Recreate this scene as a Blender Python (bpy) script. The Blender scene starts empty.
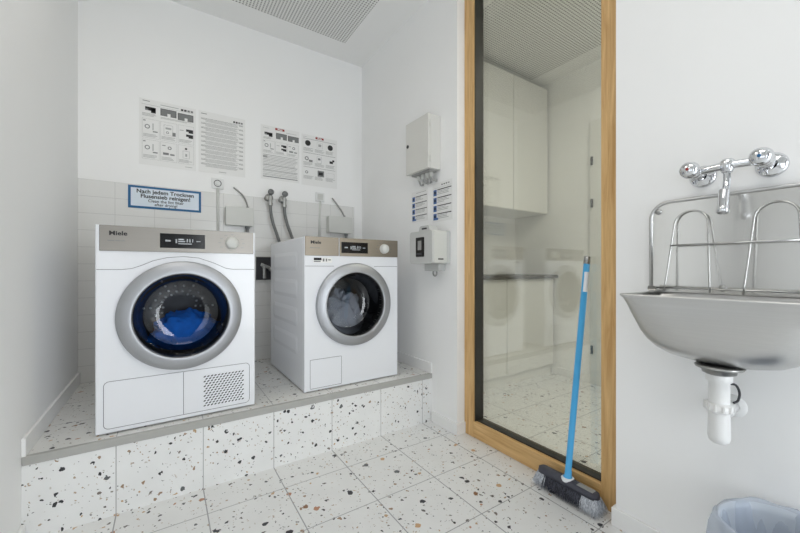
import bpy, bmesh, math, random
from mathutils import Vector, Matrix, noise

random.seed(7)
sc = bpy.context.scene
R = math.radians
PI = math.pi

# ------------------------------------------------------------------ camera
cam_d = bpy.data.cameras.new('camera')
cam = bpy.data.objects.new('camera', cam_d)
sc.collection.objects.link(cam)
cam.location = (0, 0, 0.979)
cam.rotation_euler = (R(90), 0, R(-33.4))
cam_d.sensor_width = 36
cam_d.lens = 355.6 * 36 / 800
cam_d.shift_y = 2.5 / 800
cam_d.clip_start = 0.02
sc.camera = cam

# ------------------------------------------------------------------ world, lights, exposure
w = bpy.data.worlds.new('world')
sc.world = w
w.use_nodes = True
w.node_tree.nodes['Background'].inputs[0].default_value = (0.85, 0.92, 1.0, 1)
w.node_tree.nodes['Background'].inputs[1].default_value = 0.6


def area(name, loc, rot, sx, sy, power, color=(1, 1, 1), spread=None):
    l = bpy.data.lights.new(name, 'AREA')
    l.shape = 'RECTANGLE'
    l.size, l.size_y = sx, sy
    l.energy = power
    l.color = color
    if spread:
        l.spread = spread
    o = bpy.data.objects.new(name, l)
    sc.collection.objects.link(o)
    o.location = loc
    o.rotation_euler = rot
    return o


area('assumed_side_daylight', (-3.27, -0.60, 0.95), (0, R(-90), 0), 1.6, 2.6, 10, (0.86, 0.93, 1.0))  # added lamp for assumed daylight from the side, solid wall behind, no window opening
area('rear_fill_left_wall', (1.0, -1.90, 0.95), (R(90), 0, 0), 0.7, 1.7, 24, (0.90, 0.95, 1.0))  # added fill for the alcove's left wall, no doorway stands here
area('rear_fill_washer', (-0.80, -1.90, 0.85), (R(90), 0, 0), 0.9, 1.5, 6, (0.88, 0.94, 1.0))  # added fill for the washing machine's side, no glazed door stands here
area('overhead_fill', (0.10, 0.0, 2.70), (0, 0, 0), 1.0, 1.0, 9, (1.0, 0.965, 0.92))  # added overhead lamp, out of view, to brighten the floor
area('overhead_fill', (-1.9, 0.5, 2.70), (0, 0, 0), 0.8, 0.8, 4, (1.0, 0.98, 0.95))  # added lamp, brightens the return wall that the splashback mirrors
area('overhead_fill', (-0.26, 1.36, 2.72), (0, 0, 0), 0.3, 0.5, 3.5, (1.0, 0.93, 0.84))  # added lamp, out of view, to lift the alcove and machine sides
area('utility_room_fill', (2.2, 0.2, 2.68), (0, 0, 0), 0.8, 0.8, 17, (1.0, 0.965, 0.89))  # added overhead lamp so the room behind the glass looks bright

sc.view_settings.view_transform = 'Standard'
sc.view_settings.look = 'None'
sc.view_settings.gamma = 1
sc.view_settings.exposure = 0.25
sc.view_settings.use_curve_mapping = False
sc.cycles.max_bounces = 14
sc.cycles.diffuse_bounces = 8
sc.cycles.glossy_bounces = 6
sc.cycles.transparent_max_bounces = 12
sc.cycles.sample_clamp_indirect = 6

C = sc.collection


# ------------------------------------------------------------------ materials
def srgb(r, g, b):
    def f(c):
        c /= 255
        return c / 12.92 if c <= 0.04045 else ((c + 0.055) / 1.055) ** 2.4
    return (f(r), f(g), f(b), 1)


def base_mat(name):
    m = bpy.data.materials.new(name)
    m.use_nodes = True
    nt = m.node_tree
    b = nt.nodes['Principled BSDF']
    return m, nt, b


def mat(name, col, rough=0.5, metal=0.0, spec=0.5, vary=0.0, scale=20, bump=0.0, coat=0.0):
    m, nt, b = base_mat(name)
    b.inputs['Base Color'].default_value = col
    b.inputs['Roughness'].default_value = rough
    b.inputs['Metallic'].default_value = metal
    b.inputs['Specular IOR Level'].default_value = spec
    b.inputs['Coat Weight'].default_value = coat
    tc = nt.nodes.new('ShaderNodeTexCoord')
    n = nt.nodes.new('ShaderNodeTexNoise')
    n.inputs['Scale'].default_value = scale
    n.inputs['Detail'].default_value = 4
    nt.links.new(tc.outputs['Object'], n.inputs['Vector'])
    if vary:
        mx = nt.nodes.new('ShaderNodeMix')
        mx.data_type = 'RGBA'
        mx.inputs[6].default_value = tuple(c * (1 - vary) for c in col[:3]) + (1,)
        mx.inputs[7].default_value = tuple(min(1, c * (1 + vary)) for c in col[:3]) + (1,)
        nt.links.new(n.outputs[0], mx.inputs[0])
        nt.links.new(mx.outputs[2], b.inputs['Base Color'])
    if bump:
        bp = nt.nodes.new('ShaderNodeBump')
        bp.inputs['Strength'].default_value = bump
        bp.inputs['Distance'].default_value = 0.002
        nt.links.new(n.outputs[0], bp.inputs['Height'])
        nt.links.new(bp.outputs[0], b.inputs['Normal'])
    return m


def math_node(nt, op, a, b=None, c=None):
    n = nt.nodes.new('ShaderNodeMath')
    n.operation = op
    for i, v in enumerate((a, b, c)):
        if v is None:
            continue
        if isinstance(v, (int, float)):
            n.inputs[i].default_value = v
        else:
            nt.links.new(v, n.inputs[i])
    return n.outputs[0]


def mixc(nt, fac, a, b):
    mx = nt.nodes.new('ShaderNodeMix')
    mx.data_type = 'RGBA'
    if isinstance(fac, (int, float)):
        mx.inputs[0].default_value = fac
    else:
        nt.links.new(fac, mx.inputs[0])
    for i, v in ((6, a), (7, b)):
        if isinstance(v, tuple):
            mx.inputs[i].default_value = v
        else:
            nt.links.new(v, mx.inputs[i])
    return mx.outputs[2]


def joint(nt, coord, origin, pitch, width):
    """1 on joints every `pitch` metres along a coordinate"""
    a = math_node(nt, 'SUBTRACT', coord, origin - width / 2)
    a = math_node(nt, 'DIVIDE', a, pitch)
    a = math_node(nt, 'FRACT', a)
    return math_node(nt, 'LESS_THAN', a, width / pitch)


def terrazzo(name, joints, base=(0.76, 0.765, 0.76), grout=(0.33, 0.335, 0.34, 1)):
    """pale terrazzo tiles; joints = list of (axis, origin, pitch, width)"""
    m, nt, b = base_mat(name)
    b.inputs['Roughness'].default_value = 0.38
    tc = nt.nodes.new('ShaderNodeTexCoord')
    co = tc.outputs['Object']
    dn = nt.nodes.new('ShaderNodeTexNoise')
    dn.inputs['Scale'].default_value = 55
    dn.inputs['Detail'].default_value = 2
    nt.links.new(co, dn.inputs['Vector'])
    sub = nt.nodes.new('ShaderNodeVectorMath')
    sub.operation = 'SUBTRACT'
    nt.links.new(dn.outputs[1], sub.inputs[0])
    sub.inputs[1].default_value = (0.5, 0.5, 0.5)
    scl = nt.nodes.new('ShaderNodeVectorMath')
    scl.operation = 'SCALE'
    nt.links.new(sub.outputs[0], scl.inputs[0])
    scl.inputs['Scale'].default_value = 0.022
    add = nt.nodes.new('ShaderNodeVectorMath')
    add.operation = 'ADD'
    nt.links.new(co, add.inputs[0])
    nt.links.new(scl.outputs[0], add.inputs[1])
    # base with a faint cloud
    bn = nt.nodes.new('ShaderNodeTexNoise')
    bn.inputs['Scale'].default_value = 9
    bn.inputs['Detail'].default_value = 5
    nt.links.new(co, bn.inputs['Vector'])
    col = mixc(nt, bn.outputs[0], tuple(c * 0.93 for c in base) + (1,), tuple(c * 1.06 for c in base) + (1,))
    palettes = [
        [(0.0, srgb(196, 192, 184)), (0.35, srgb(176, 158, 138)), (0.6, srgb(140, 138, 134)), (0.8, srgb(84, 84, 86))],
        [(0.0, srgb(46, 46, 50)), (0.22, srgb(150, 124, 98)), (0.42, srgb(92, 88, 84)), (0.6, srgb(186, 156, 120)), (0.78, srgb(120, 112, 104)), (0.9, srgb(40, 42, 46))],
        [(0.0, srgb(44, 46, 52)), (0.3, srgb(176, 128, 98)), (0.5, srgb(134, 96, 62)), (0.66, srgb(90, 92, 94)), (0.82, srgb(54, 56, 60)), (0.92, srgb(196, 160, 120))],
    ]
    for scale, keep, size, pal in ((105, 0.80, 0.36, 0), (56, 0.865, 0.40, 1), (31, 0.925, 0.37, 2)):
        v = nt.nodes.new('ShaderNodeTexVoronoi')
        v.inputs['Scale'].default_value = scale
        v.inputs['Randomness'].default_value = 1
        nt.links.new(add.outputs[0], v.inputs['Vector'])
        sp = nt.nodes.new('ShaderNodeSeparateColor')
        nt.links.new(v.outputs['Color'], sp.inputs[0])
        near = math_node(nt, 'LESS_THAN', v.outputs['Distance'], math_node(nt, 'MULTIPLY_ADD', sp.outputs[2], size * 0.6, size * 0.5))
        pick = math_node(nt, 'GREATER_THAN', sp.outputs[0], keep)
        fac = math_node(nt, 'MULTIPLY', near, pick)
        rp = nt.nodes.new('ShaderNodeValToRGB')
        rp.color_ramp.interpolation = 'CONSTANT'
        cr = rp.color_ramp
        for i, (p, c) in enumerate(palettes[pal]):
            e = cr.elements[i] if i < 2 else cr.elements.new(p)
            e.position = p
            e.color = c
        nt.links.new(sp.outputs[1], rp.inputs[0])
        col = mixc(nt, fac, col, rp.outputs[0])
    sx = nt.nodes.new('ShaderNodeSeparateXYZ')
    nt.links.new(co, sx.inputs[0])
    allj = None
    for ax, o, p, wd in joints:
        j = joint(nt, sx.outputs[ax], o, p, wd)
        allj = j if allj is None else math_node(nt, 'MAXIMUM', allj, j)
    if allj is not None:
        col = mixc(nt, allj, col, grout)
        bp = nt.nodes.new('ShaderNodeBump')
        bp.inputs['Distance'].default_value = 0.001
        bp.inputs['Strength'].default_value = 0.5
        bp.invert = True
        nt.links.new(allj, bp.inputs['Height'])
        nt.links.new(bp.outputs[0], b.inputs['Normal'])
    nt.links.new(col, b.inputs['Base Color'])
    return m


def perforated(name, pitch=0.02, rad=0.0052):
    m, nt, b = base_mat(name)
    b.inputs['Roughness'].default_value = 0.8
    tc = nt.nodes.new('ShaderNodeTexCoord')
    sx = nt.nodes.new('ShaderNodeSeparateXYZ')
    nt.links.new(tc.outputs['Object'], sx.inputs[0])
    sq = []
    for ax in (0, 1):
        a = math_node(nt, 'FRACT', math_node(nt, 'DIVIDE', sx.outputs[ax], pitch))
        a = math_node(nt, 'MULTIPLY', math_node(nt, 'SUBTRACT', a, 0.5), pitch)
        sq.append(math_node(nt, 'MULTIPLY', a, a))
    d = math_node(nt, 'ADD', sq[0], sq[1])
    hole = math_node(nt, 'LESS_THAN', d, rad * rad)
    col = mixc(nt, hole, (0.76, 0.76, 0.74, 1), (0.13, 0.13, 0.125, 1))
    nt.links.new(col, b.inputs['Base Color'])
    return m


def wall_tiles(name):
    m, nt, b = base_mat(name)
    b.inputs['Roughness'].default_value = 0.22
    tc = nt.nodes.new('ShaderNodeTexCoord')
    sx = nt.nodes.new('ShaderNodeSeparateXYZ')
    nt.links.new(tc.outputs['Object'], sx.inputs[0])
    j = math_node(nt, 'MAXIMUM', joint(nt, sx.outputs[0], -0.2586, 0.2, 0.003), joint(nt, sx.outputs[2], 1.5125, 0.1006, 0.003))
    col = mixc(nt, j, (0.74, 0.74, 0.725, 1), (0.60, 0.60, 0.59, 1))
    nt.links.new(col, b.inputs['Base Color'])
    bp = nt.nodes.new('ShaderNodeBump')
    bp.inputs['Distance'].default_value = 0.001
    bp.inputs['Strength'].default_value = 0.4
    bp.invert = True
    nt.links.new(j, bp.inputs['Height'])
    nt.links.new(bp.outputs[0], b.inputs['Normal'])
    return m


def oak(name, along):
    m, nt, b = base_mat(name)
    b.inputs['Roughness'].default_value = 0.45
    tc = nt.nodes.new('ShaderNodeTexCoord')
    mp = nt.nodes.new('ShaderNodeMapping')
    s = [38, 38, 38]
    s[along] = 2.2
    mp.inputs['Scale'].default_value = s
    nt.links.new(tc.outputs['Object'], mp.inputs[0])
    n = nt.nodes.new('ShaderNodeTexNoise')
    n.inputs['Scale'].default_value = 1.6
    n.inputs['Detail'].default_value = 7
    n.inputs['Roughness'].default_value = 0.62
    n.inputs['Distortion'].default_value = 0.6
    nt.links.new(mp.outputs[0], n.inputs['Vector'])
    rp = nt.nodes.new('ShaderNodeValToRGB')
    cr = rp.color_ramp
    cr.elements[0].position = 0.3
    cr.elements[0].color = srgb(186, 143, 86)
    cr.elements[1].position = 0.72
    cr.elements[1].color = srgb(226, 190, 134)
    nt.links.new(n.outputs[0], rp.inputs[0])
    nt.links.new(rp.outputs[0], b.inputs['Base Color'])
    return m


def glass(name, tint=(0.96, 0.97, 0.955), ior=1.5, rough=0.0):
    m, nt, b = base_mat(name)
    nt.nodes.remove(b)
    out = nt.nodes['Material Output']
    t = nt.nodes.new('ShaderNodeBsdfTransparent')
    t.inputs[0].default_value = tint + (1,)
    g = nt.nodes.new('ShaderNodeBsdfGlossy')
    g.inputs['Roughness'].default_value = rough
    g.inputs['Color'].default_value = (1, 1, 1, 1)
    lw = nt.nodes.new('ShaderNodeLayerWeight')
    lw.inputs[0].default_value = 0.5
    f0 = ((ior - 1) / (ior + 1)) ** 2
    fr = math_node(nt, 'MULTIPLY_ADD', math_node(nt, 'POWER', lw.outputs['Facing'], 5.0), 1 - f0, f0)
    mx = nt.nodes.new('ShaderNodeMixShader')
    nt.links.new(fr, mx.inputs[0])
    nt.links.new(t.outputs[0], mx.inputs[1])
    nt.links.new(g.outputs[0], mx.inputs[2])
    nt.links.new(mx.outputs[0], out.inputs[0])
    return m


def brushed(name, col, rough=0.28, axis=0, aniso=0.0, amount=0.12):
    m, nt, b = base_mat(name)
    b.inputs['Metallic'].default_value = 1
    tc = nt.nodes.new('ShaderNodeTexCoord')
    mp = nt.nodes.new('ShaderNodeMapping')
    s = [260, 260, 260]
    s[axis] = 3
    mp.inputs['Scale'].default_value = s
    nt.links.new(tc.outputs['Object'], mp.inputs[0])
    n = nt.nodes.new('ShaderNodeTexNoise')
    n.inputs['Scale'].default_value = 1
    n.inputs['Detail'].default_value = 3
    nt.links.new(mp.outputs[0], n.inputs['Vector'])
    r = math_node(nt, 'MULTIPLY_ADD', n.outputs[0], amount, rough - amount / 2)
    nt.links.new(r, b.inputs['Roughness'])
    c = mixc(nt, n.outputs[0], tuple(x * 0.94 for x in col[:3]) + (1,), tuple(min(1, x * 1.05) for x in col[:3]) + (1,))
    nt.links.new(c, b.inputs['Base Color'])
    return m


def film(name):
    """thin bluish translucent polythene"""
    m, nt, b = base_mat(name)
    nt.nodes.remove(b)
    out = nt.nodes['Material Output']
    t = nt.nodes.new('ShaderNodeBsdfTransparent')
    t.inputs[0].default_value = (0.86, 0.90, 0.95, 1)
    d = nt.nodes.new('ShaderNodeBsdfPrincipled')
    d.inputs['Base Color'].default_value = (0.76, 0.80, 0.87, 1)
    d.inputs['Roughness'].default_value = 0.3
    tl = nt.nodes.new('ShaderNodeBsdfTranslucent')
    tl.inputs[0].default_value = (0.78, 0.82, 0.88, 1)
    a = nt.nodes.new('ShaderNodeMixShader')
    a.inputs[0].default_value = 0.35
    nt.links.new(d.outputs[0], a.inputs[1])
    nt.links.new(tl.outputs[0], a.inputs[2])
    mx = nt.nodes.new('ShaderNodeMixShader')
    mx.inputs[0].default_value = 0.5
    nt.links.new(t.outputs[0], mx.inputs[1])
    nt.links.new(a.outputs[0], mx.inputs[2])
    nt.links.new(mx.outputs[0], out.inputs[0])
    return m


M = {}
M['wall'] = mat('white_plaster', (0.87, 0.872, 0.868, 1), 0.85, vary=0.012, scale=3, bump=0.05)
M['ceiling'] = mat('ceiling_paint', (0.84, 0.84, 0.83, 1), 0.9, vary=0.01, scale=4)
M['perf'] = perforated('perforated_board')
M['tiles'] = wall_tiles('white_wall_tiles')
JX, JY = (0, 0.1405, 0.305, 0.0045), (1, 1.309, 0.3015, 0.0035)
M['floor'] = terrazzo('terrazzo_floor', [JX, JY])
M['riser'] = terrazzo('terrazzo_riser', [(0, 0.1405, 0.305, 0.0035)], base=(0.79, 0.795, 0.79), grout=(0.42, 0.42, 0.42, 1))
M['platform'] = terrazzo('terrazzo_platform', [(0, 0.1405, 0.305, 0.003), (1, 2.10, 0.3015, 0.003)], base=(0.72, 0.72, 0.70))
M['nosing'] = mat('grey_edge_trim', srgb(168, 168, 164), 0.5, vary=0.05, scale=30)
M['skirt'] = mat('white_skirting_paint', (0.83, 0.83, 0.825, 1), 0.55, vary=0.02, scale=12)
M['oak_v'] = oak('oak_upright', 2)
M['oak_h'] = oak('oak_rail', 1)
M['gasket'] = mat('dark_glazing_seal', srgb(44, 42, 38), 0.45, vary=0.1)
M['glass'] = glass('clear_pane', (0.965, 0.97, 0.95), 1.68)
M['doorglass'] = glass('smoked_door_glass', (0.80, 0.82, 0.85), 1.5)
M['bowlglass'] = glass('dark_tinted_bowl_side', (0.30, 0.30, 0.30), 1.6)
M['enamel'] = mat('white_enamel', (0.785, 0.80, 0.835, 1), 0.25, vary=0.006, scale=5, coat=0.2)
M['seam'] = mat('shadow_gap_grey', srgb(120, 122, 126), 0.7, vary=0.05)
M['panel_d'] = brushed('brushed_steel_panel', srgb(146, 142, 136), 0.42)
M['panel_w'] = brushed('brushed_champagne_panel', srgb(156, 147, 134), 0.42)
M['ring'] = brushed('satin_silver_ring', srgb(176, 178, 182), 0.45, axis=2, amount=0.05)
M['drum'] = mat('drum_steel', srgb(92, 94, 98), 0.55, metal=0.1, vary=0.1, scale=60)
M['drumdot'] = mat('drum_boss_steel', srgb(225, 228, 232), 0.35, metal=0.0, vary=0.05)
M['black'] = mat('black_gloss_plastic', srgb(18, 18, 20), 0.2, vary=0.1)
M['dark'] = mat('dark_grey_plastic', srgb(52, 52, 56), 0.5, vary=0.1)
M['led'] = mat('pale_display_print', srgb(170, 174, 178), 0.4, vary=0.03)
M['ink'] = mat('black_print', srgb(34, 34, 36), 0.6, vary=0.05)
M['ink2'] = mat('grey_print', srgb(120, 122, 122), 0.6, vary=0.05)
M['ink3'] = mat('pale_grey_print', srgb(168, 170, 168), 0.6, vary=0.03)
M['red'] = mat('dark_red_print', srgb(150, 44, 40), 0.55, vary=0.05)
M['blueprint'] = mat('blue_print', srgb(70, 104, 160), 0.55, vary=0.08)
M['paper'] = mat('white_paper', (0.80, 0.80, 0.79, 1), 0.6, vary=0.01)
M['signblue'] = mat('sign_blue', srgb(14, 92, 142), 0.35, vary=0.03)
M['signface'] = mat('sign_pale_face', srgb(214, 224, 234), 0.35, vary=0.01)
M['plastic'] = mat('white_plastic', (0.75, 0.755, 0.75, 1), 0.35, vary=0.01)
M['pgrey'] = mat('light_grey_plastic', srgb(205, 206, 202), 0.45, vary=0.015)
M['boxgrey'] = mat('light_grey_powder_coat', srgb(212, 211, 206), 0.5, vary=0.015, scale=40)
M['termgrey'] = mat('terminal_grey', srgb(196, 197, 195), 0.45, vary=0.015)
M['cable'] = mat('grey_cable', srgb(150, 150, 148), 0.5, vary=0.05)
M['hose'] = mat('grey_rubber_hose', srgb(112, 114, 114), 0.55, vary=0.1, scale=80)
M['chrome'] = mat('chrome', (0.74, 0.75, 0.77, 1), 0.05, metal=1, vary=0.01)
M['nickel'] = mat('dull_nickel', srgb(170, 170, 168), 0.3, metal=1, vary=0.05)
M['steel'] = brushed('sink_steel', srgb(203, 203, 202), 0.33, axis=1, amount=0.015)
M['steelplate'] = brushed('splashback_steel', srgb(224, 223, 220), 0.19, axis=2, amount=0.03)
M['wire'] = mat('stainless_wire', srgb(190, 190, 188), 0.22, metal=1, vary=0.03)
M['blue'] = mat('sky_blue_handle', srgb(74, 172, 230), 0.38, vary=0.03)
M['brush'] = mat('charcoal_brush_plastic', srgb(62, 63, 74), 0.5, vary=0.08)
def bristle(name, dark, light):
    m, nt, b = base_mat(name)
    b.inputs['Roughness'].default_value = 0.8
    tc = nt.nodes.new('ShaderNodeTexCoord')
    mp = nt.nodes.new('ShaderNodeMapping')
    mp.inputs['Scale'].default_value = (330, 330, 12)
    nt.links.new(tc.outputs['Object'], mp.inputs[0])
    n = nt.nodes.new('ShaderNodeTexNoise')
    n.inputs['Scale'].default_value = 1
    n.inputs['Detail'].default_value = 1
    nt.links.new(mp.outputs[0], n.inputs['Vector'])
    rp = nt.nodes.new('ShaderNodeValToRGB')
    rp.color_ramp.elements[0].position, rp.color_ramp.elements[0].color = 0.36, dark
    rp.color_ramp.elements[1].position, rp.color_ramp.elements[1].color = 0.64, light
    nt.links.new(n.outputs[0], rp.inputs[0])
    nt.links.new(rp.outputs[0], b.inputs['Base Color'])
    return m


M['bristle_d'] = bristle('black_bristles', srgb(30, 31, 38), srgb(84, 86, 98))
M['bristle_g'] = bristle('grey_bristles', srgb(150, 156, 166), srgb(222, 226, 232))
M['label'] = mat('white_label', srgb(228, 232, 236), 0.5, vary=0.01)
M['bag'] = film('bag_film')
M['bin'] = mat('pale_grey_bin_plastic', srgb(178, 186, 196), 0.45, vary=0.03)
M['cloth_b'] = mat('blue_cloth', srgb(20, 120, 235), 0.9, vary=0.25, scale=30, bump=0.3)
M['cloth_w'] = mat('pale_grey_cloth', srgb(168, 173, 182), 0.9, vary=0.1, scale=25, bump=0.3)
M['cupboard'] = mat('cupboard_white', (0.74, 0.74, 0.72, 1), 0.5, vary=0.01)
M['worktop'] = mat('dark_worktop', srgb(96, 94, 90), 0.5, vary=0.06)
M['doorpaint'] = mat('door_white', (0.76, 0.76, 0.74, 1), 0.5, vary=0.01)


# ------------------------------------------------------------------ mesh helpers
def BM():
    return bmesh.new()


def quad(bm, pts, mi=0):
    f = bm.faces.new([bm.verts.new(p) for p in pts])
    f.material_index = mi
    return f


def box(bm, x0, x1, y0, y1, z0, z1, bev=0.0, seg=2, mi=0):
    x0, x1 = sorted((x0, x1)); y0, y1 = sorted((y0, y1)); z0, z1 = sorted((z0, z1))
    v = [bm.verts.new(p) for p in ((x0, y0, z0), (x1, y0, z0), (x1, y1, z0), (x0, y1, z0),
                                   (x0, y0, z1), (x1, y0, z1), (x1, y1, z1), (x0, y1, z1))]
    fs = []
    for i in ((3, 2, 1, 0), (4, 5, 6, 7), (0, 1, 5, 4), (1, 2, 6, 5), (2, 3, 7, 6), (3, 0, 4, 7)):
        f = bm.faces.new([v[k] for k in i])
        f.material_index = mi
        fs.append(f)
    if bev:
        es = list({e for f in fs for e in f.edges})
        r = bmesh.ops.bevel(bm, geom=es, offset=bev, segments=seg, profile=0.5, affect='EDGES')
        for f in r['faces']:
            f.material_index = mi
            f.smooth = True
    return v


def frame_of(axis):
    a = Vector(axis).normalized()
    t = Vector((0, 0, 1)) if abs(a.z) < 0.9 else Vector((1, 0, 0))
    u = a.cross(t).normalized()
    v = a.cross(u).normalized()
    return a, u, v


def lathe(bm, origin, axis, prof, seg=32, mi=0, sy=1.0):
    """prof: list of (radius, distance along axis)"""
    a, u, v = frame_of(axis)
    o = Vector(origin)
    rings = []
    for r, h in prof:
        if r < 1e-6:
            rings.append([bm.verts.new(o + a * h)])
        else:
            rings.append([bm.verts.new(o + a * h + (u * math.cos(t) + v * math.sin(t) * sy) * r)
                          for t in (2 * PI * k / seg for k in range(seg))])
    for A, B in zip(rings, rings[1:]):
        for k in range(seg):
            k2 = (k + 1) % seg
            if len(A) == 1 and len(B) == 1:
                continue
            if len(A) == 1:
                vs = [A[0], B[k2], B[k]]
            elif len(B) == 1:
                vs = [A[k], A[k2], B[0]]
            else:
                vs = [A[k], A[k2], B[k2], B[k]]
            f = bm.faces.new(vs)
            f.material_index = mi
            f.smooth = True
    return rings


def cyl(bm, p0, p1, r0, r1=None, seg=20, mi=0):
    r1 = r0 if r1 is None else r1
    d = Vector(p1) - Vector(p0)
    lathe(bm, p0, d, [(0, 0), (r0, 0), (r0, 0), (r1, d.length), (r1, d.length), (0, d.length)], seg, mi)


def catmull(pts, n=8, closed=False):
    P = [Vector(p) for p in pts]
    out = []
    N = len(P)
    rng = range(N if closed else N - 1)
    for i in rng:
        p0 = P[(i - 1) % N] if closed or i > 0 else P[0]
        p1, p2 = P[i], P[(i + 1) % N]
        p3 = P[(i + 2) % N] if closed or i + 2 < N else P[-1]
        for k in range(n):
            t = k / n
            out.append(0.5 * ((2 * p1) + (p2 - p0) * t + (2 * p0 - 5 * p1 + 4 * p2 - p3) * t * t + (3 * p1 - p0 - 3 * p2 + p3) * t ** 3))
    if not closed:
        out.append(P[-1])
    return out


def tube(bm, pts, r, seg=10, closed=False, mi=0):
    P = [Vector(p) for p in pts]
    N = len(P)
    rings = []
    prev = None
    for i in range(N):
        if closed:
            t = (P[(i + 1) % N] - P[(i - 1) % N]).normalized()
        else:
            t = (P[min(i + 1, N - 1)] - P[max(i - 1, 0)]).normalized()
        if prev is None:
            _, u, _v = frame_of(t)
        else:
            u = (prev - t * prev.dot(t))
            u = u.normalized() if u.length > 1e-6 else frame_of(t)[1]
        prev = u
        v = t.cross(u)
        rr = r[i] if isinstance(r, (list, tuple)) else r
        rings.append([bm.verts.new(P[i] + (u * math.cos(a) + v * math.sin(a)) * rr) for a in (2 * PI * k / seg for k in range(seg))])
    pairs = list(zip(rings, rings[1:])) + ([(rings[-1], rings[0])] if closed else [])
    for A, B in pairs:
        for k in range(seg):
            f = bm.faces.new([A[k], A[(k + 1) % seg], B[(k + 1) % seg], B[k]])
            f.smooth = True
            f.material_index = mi
    if not closed:
        for ring in (rings[0], rings[-1]):
            f = bm.faces.new(ring)
            f.material_index = mi


def rrect(w, h, r, n=6, cx=0, cy=0):
    pts = []
    for sx, sy, a0 in ((1, 1, 0), (-1, 1, 90), (-1, -1, 180), (1, -1, 270)):
        for k in range(n + 1):
            a = R(a0 + 90 * k / n)
            pts.append((cx + sx * (w / 2 - r) + r * math.cos(a), cy + sy * (h / 2 - r) + r * math.sin(a)))
    return pts


def prism(bm, pts2, fn, d0, d1, mi=0):
    """extrude a 2-D outline between depths d0 and d1; fn(u, v, d) -> point"""
    A = [bm.verts.new(fn(u, v, d0)) for u, v in pts2]
    B = [bm.verts.new(fn(u, v, d1)) for u, v in pts2]
    n = len(A)
    fs = [bm.faces.new(A[::-1]), bm.faces.new(B)]
    for k in range(n):
        fs.append(bm.faces.new([A[k], A[(k + 1) % n], B[(k + 1) % n], B[k]]))
    for f in fs:
        f.material_index = mi


def text_into(bm, s, size, fn, bold=0.0, depth=0.0004, align='CENTER', mi=0, sx=1.0, spacing=1.0):
    cu = bpy.data.curves.new('lettering', 'FONT')
    cu.body = s
    cu.size = size
    cu.align_x = align
    cu.align_y = 'CENTER'
    cu.offset = bold * size
    cu.extrude = depth
    cu.space_character = spacing
    cu.resolution_u = 3
    ob = bpy.data.objects.new('lettering', cu)
    C.objects.link(ob)
    dg = bpy.context.evaluated_depsgraph_get()
    dg.update()
    me = ob.evaluated_get(dg).to_mesh()
    vs = [bm.verts.new(fn(v.co.x * sx, v.co.y, v.co.z)) for v in me.vertices]
    for p in me.polygons:
        try:
            f = bm.faces.new([vs[i] for i in p.vertices])
            f.material_index = mi
        except ValueError:
            pass
    ob.evaluated_get(dg).to_mesh_clear()
    bpy.data.objects.remove(ob)
    bpy.data.curves.remove(cu)


def obj(name, bm, mats, parent=None, label=None, fix=True):
    if fix:
        bmesh.ops.recalc_face_normals(bm, faces=bm.faces[:])
    me = bpy.data.meshes.new(name)
    bm.to_mesh(me)
    bm.free()
    for m in (mats if isinstance(mats, (list, tuple)) else [mats]):
        me.materials.append(M[m])
    o = bpy.data.objects.new(name, me)
    C.objects.link(o)
    if parent is not None:
        o.parent = parent
    if label:
        o['label'] = label
    return o


def tag(o, label, cat, group=None, kind=None):
    o['label'] = label
    o['category'] = cat
    if group:
        o['group'] = group
    if kind:
        o['kind'] = kind
    return o


def thing(name, label, cat, loc=(0, 0, 0), rot=(0, 0, 0), group=None):
    o = bpy.data.objects.new(name, None)
    C.objects.link(o)
    o.location = loc
    o.rotation_euler = rot
    o.empty_display_size = 0.05
    return tag(o, label, cat, group)


def struct(name, bm, mats, parent=None):
    o = obj(name, bm, mats, parent)
    if parent is None:
        o['kind'] = 'structure'
    return o


# frames for things that hang on a wall: local x along the wall, local y up, local z out of it
ROT_BACK = (R(90), 0, 0)                                  # wall facing the camera side (-Y)
ROT_RIGHT = Matrix(((0, 0, -1), (-1, 0, 0), (0, 1, 0))).to_euler()   # wall facing -X

# ------------------------------------------------------------------ the setting
XL, XR, YB, YS = -0.43, 1.437, 2.785, 1.805      # alcove walls, step front
ZP, ZC = 0.305, 2.745                            # platform, ceiling
XG = 1.495                                       # face of the oak frame
T = 0.15


def struct_box(name, dims, m, bev=0.0):
    bm = BM()
    for d in dims:
        box(bm, *d, bev=bev)
    return struct(name, bm, m)


bm = BM(); box(bm, -3.5, 3.2, -2.15, YS + 0.0, -0.12, 0)
box(bm, XR + 0.18, 3.2, YS, 2.6, -0.12, 0)
struct('floor', bm, 'floor')
bm = BM(); box(bm, -3.5, 3.2, -2.15, 2.95, ZC, ZC + 0.12)
cl = struct('ceiling', bm, 'ceiling')
bm = BM(); box(bm, -2.2, 1.171, -1.8, 2.557, ZC - 0.0015, ZC + 0.01)
obj('perforated_panel', bm, 'perf', cl)
bm = BM(); box(bm, 1.80, 2.865, -1.0, 2.10, ZC - 0.0015, ZC + 0.01)
obj('perforated_panel', bm, 'perf', cl)

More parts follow.
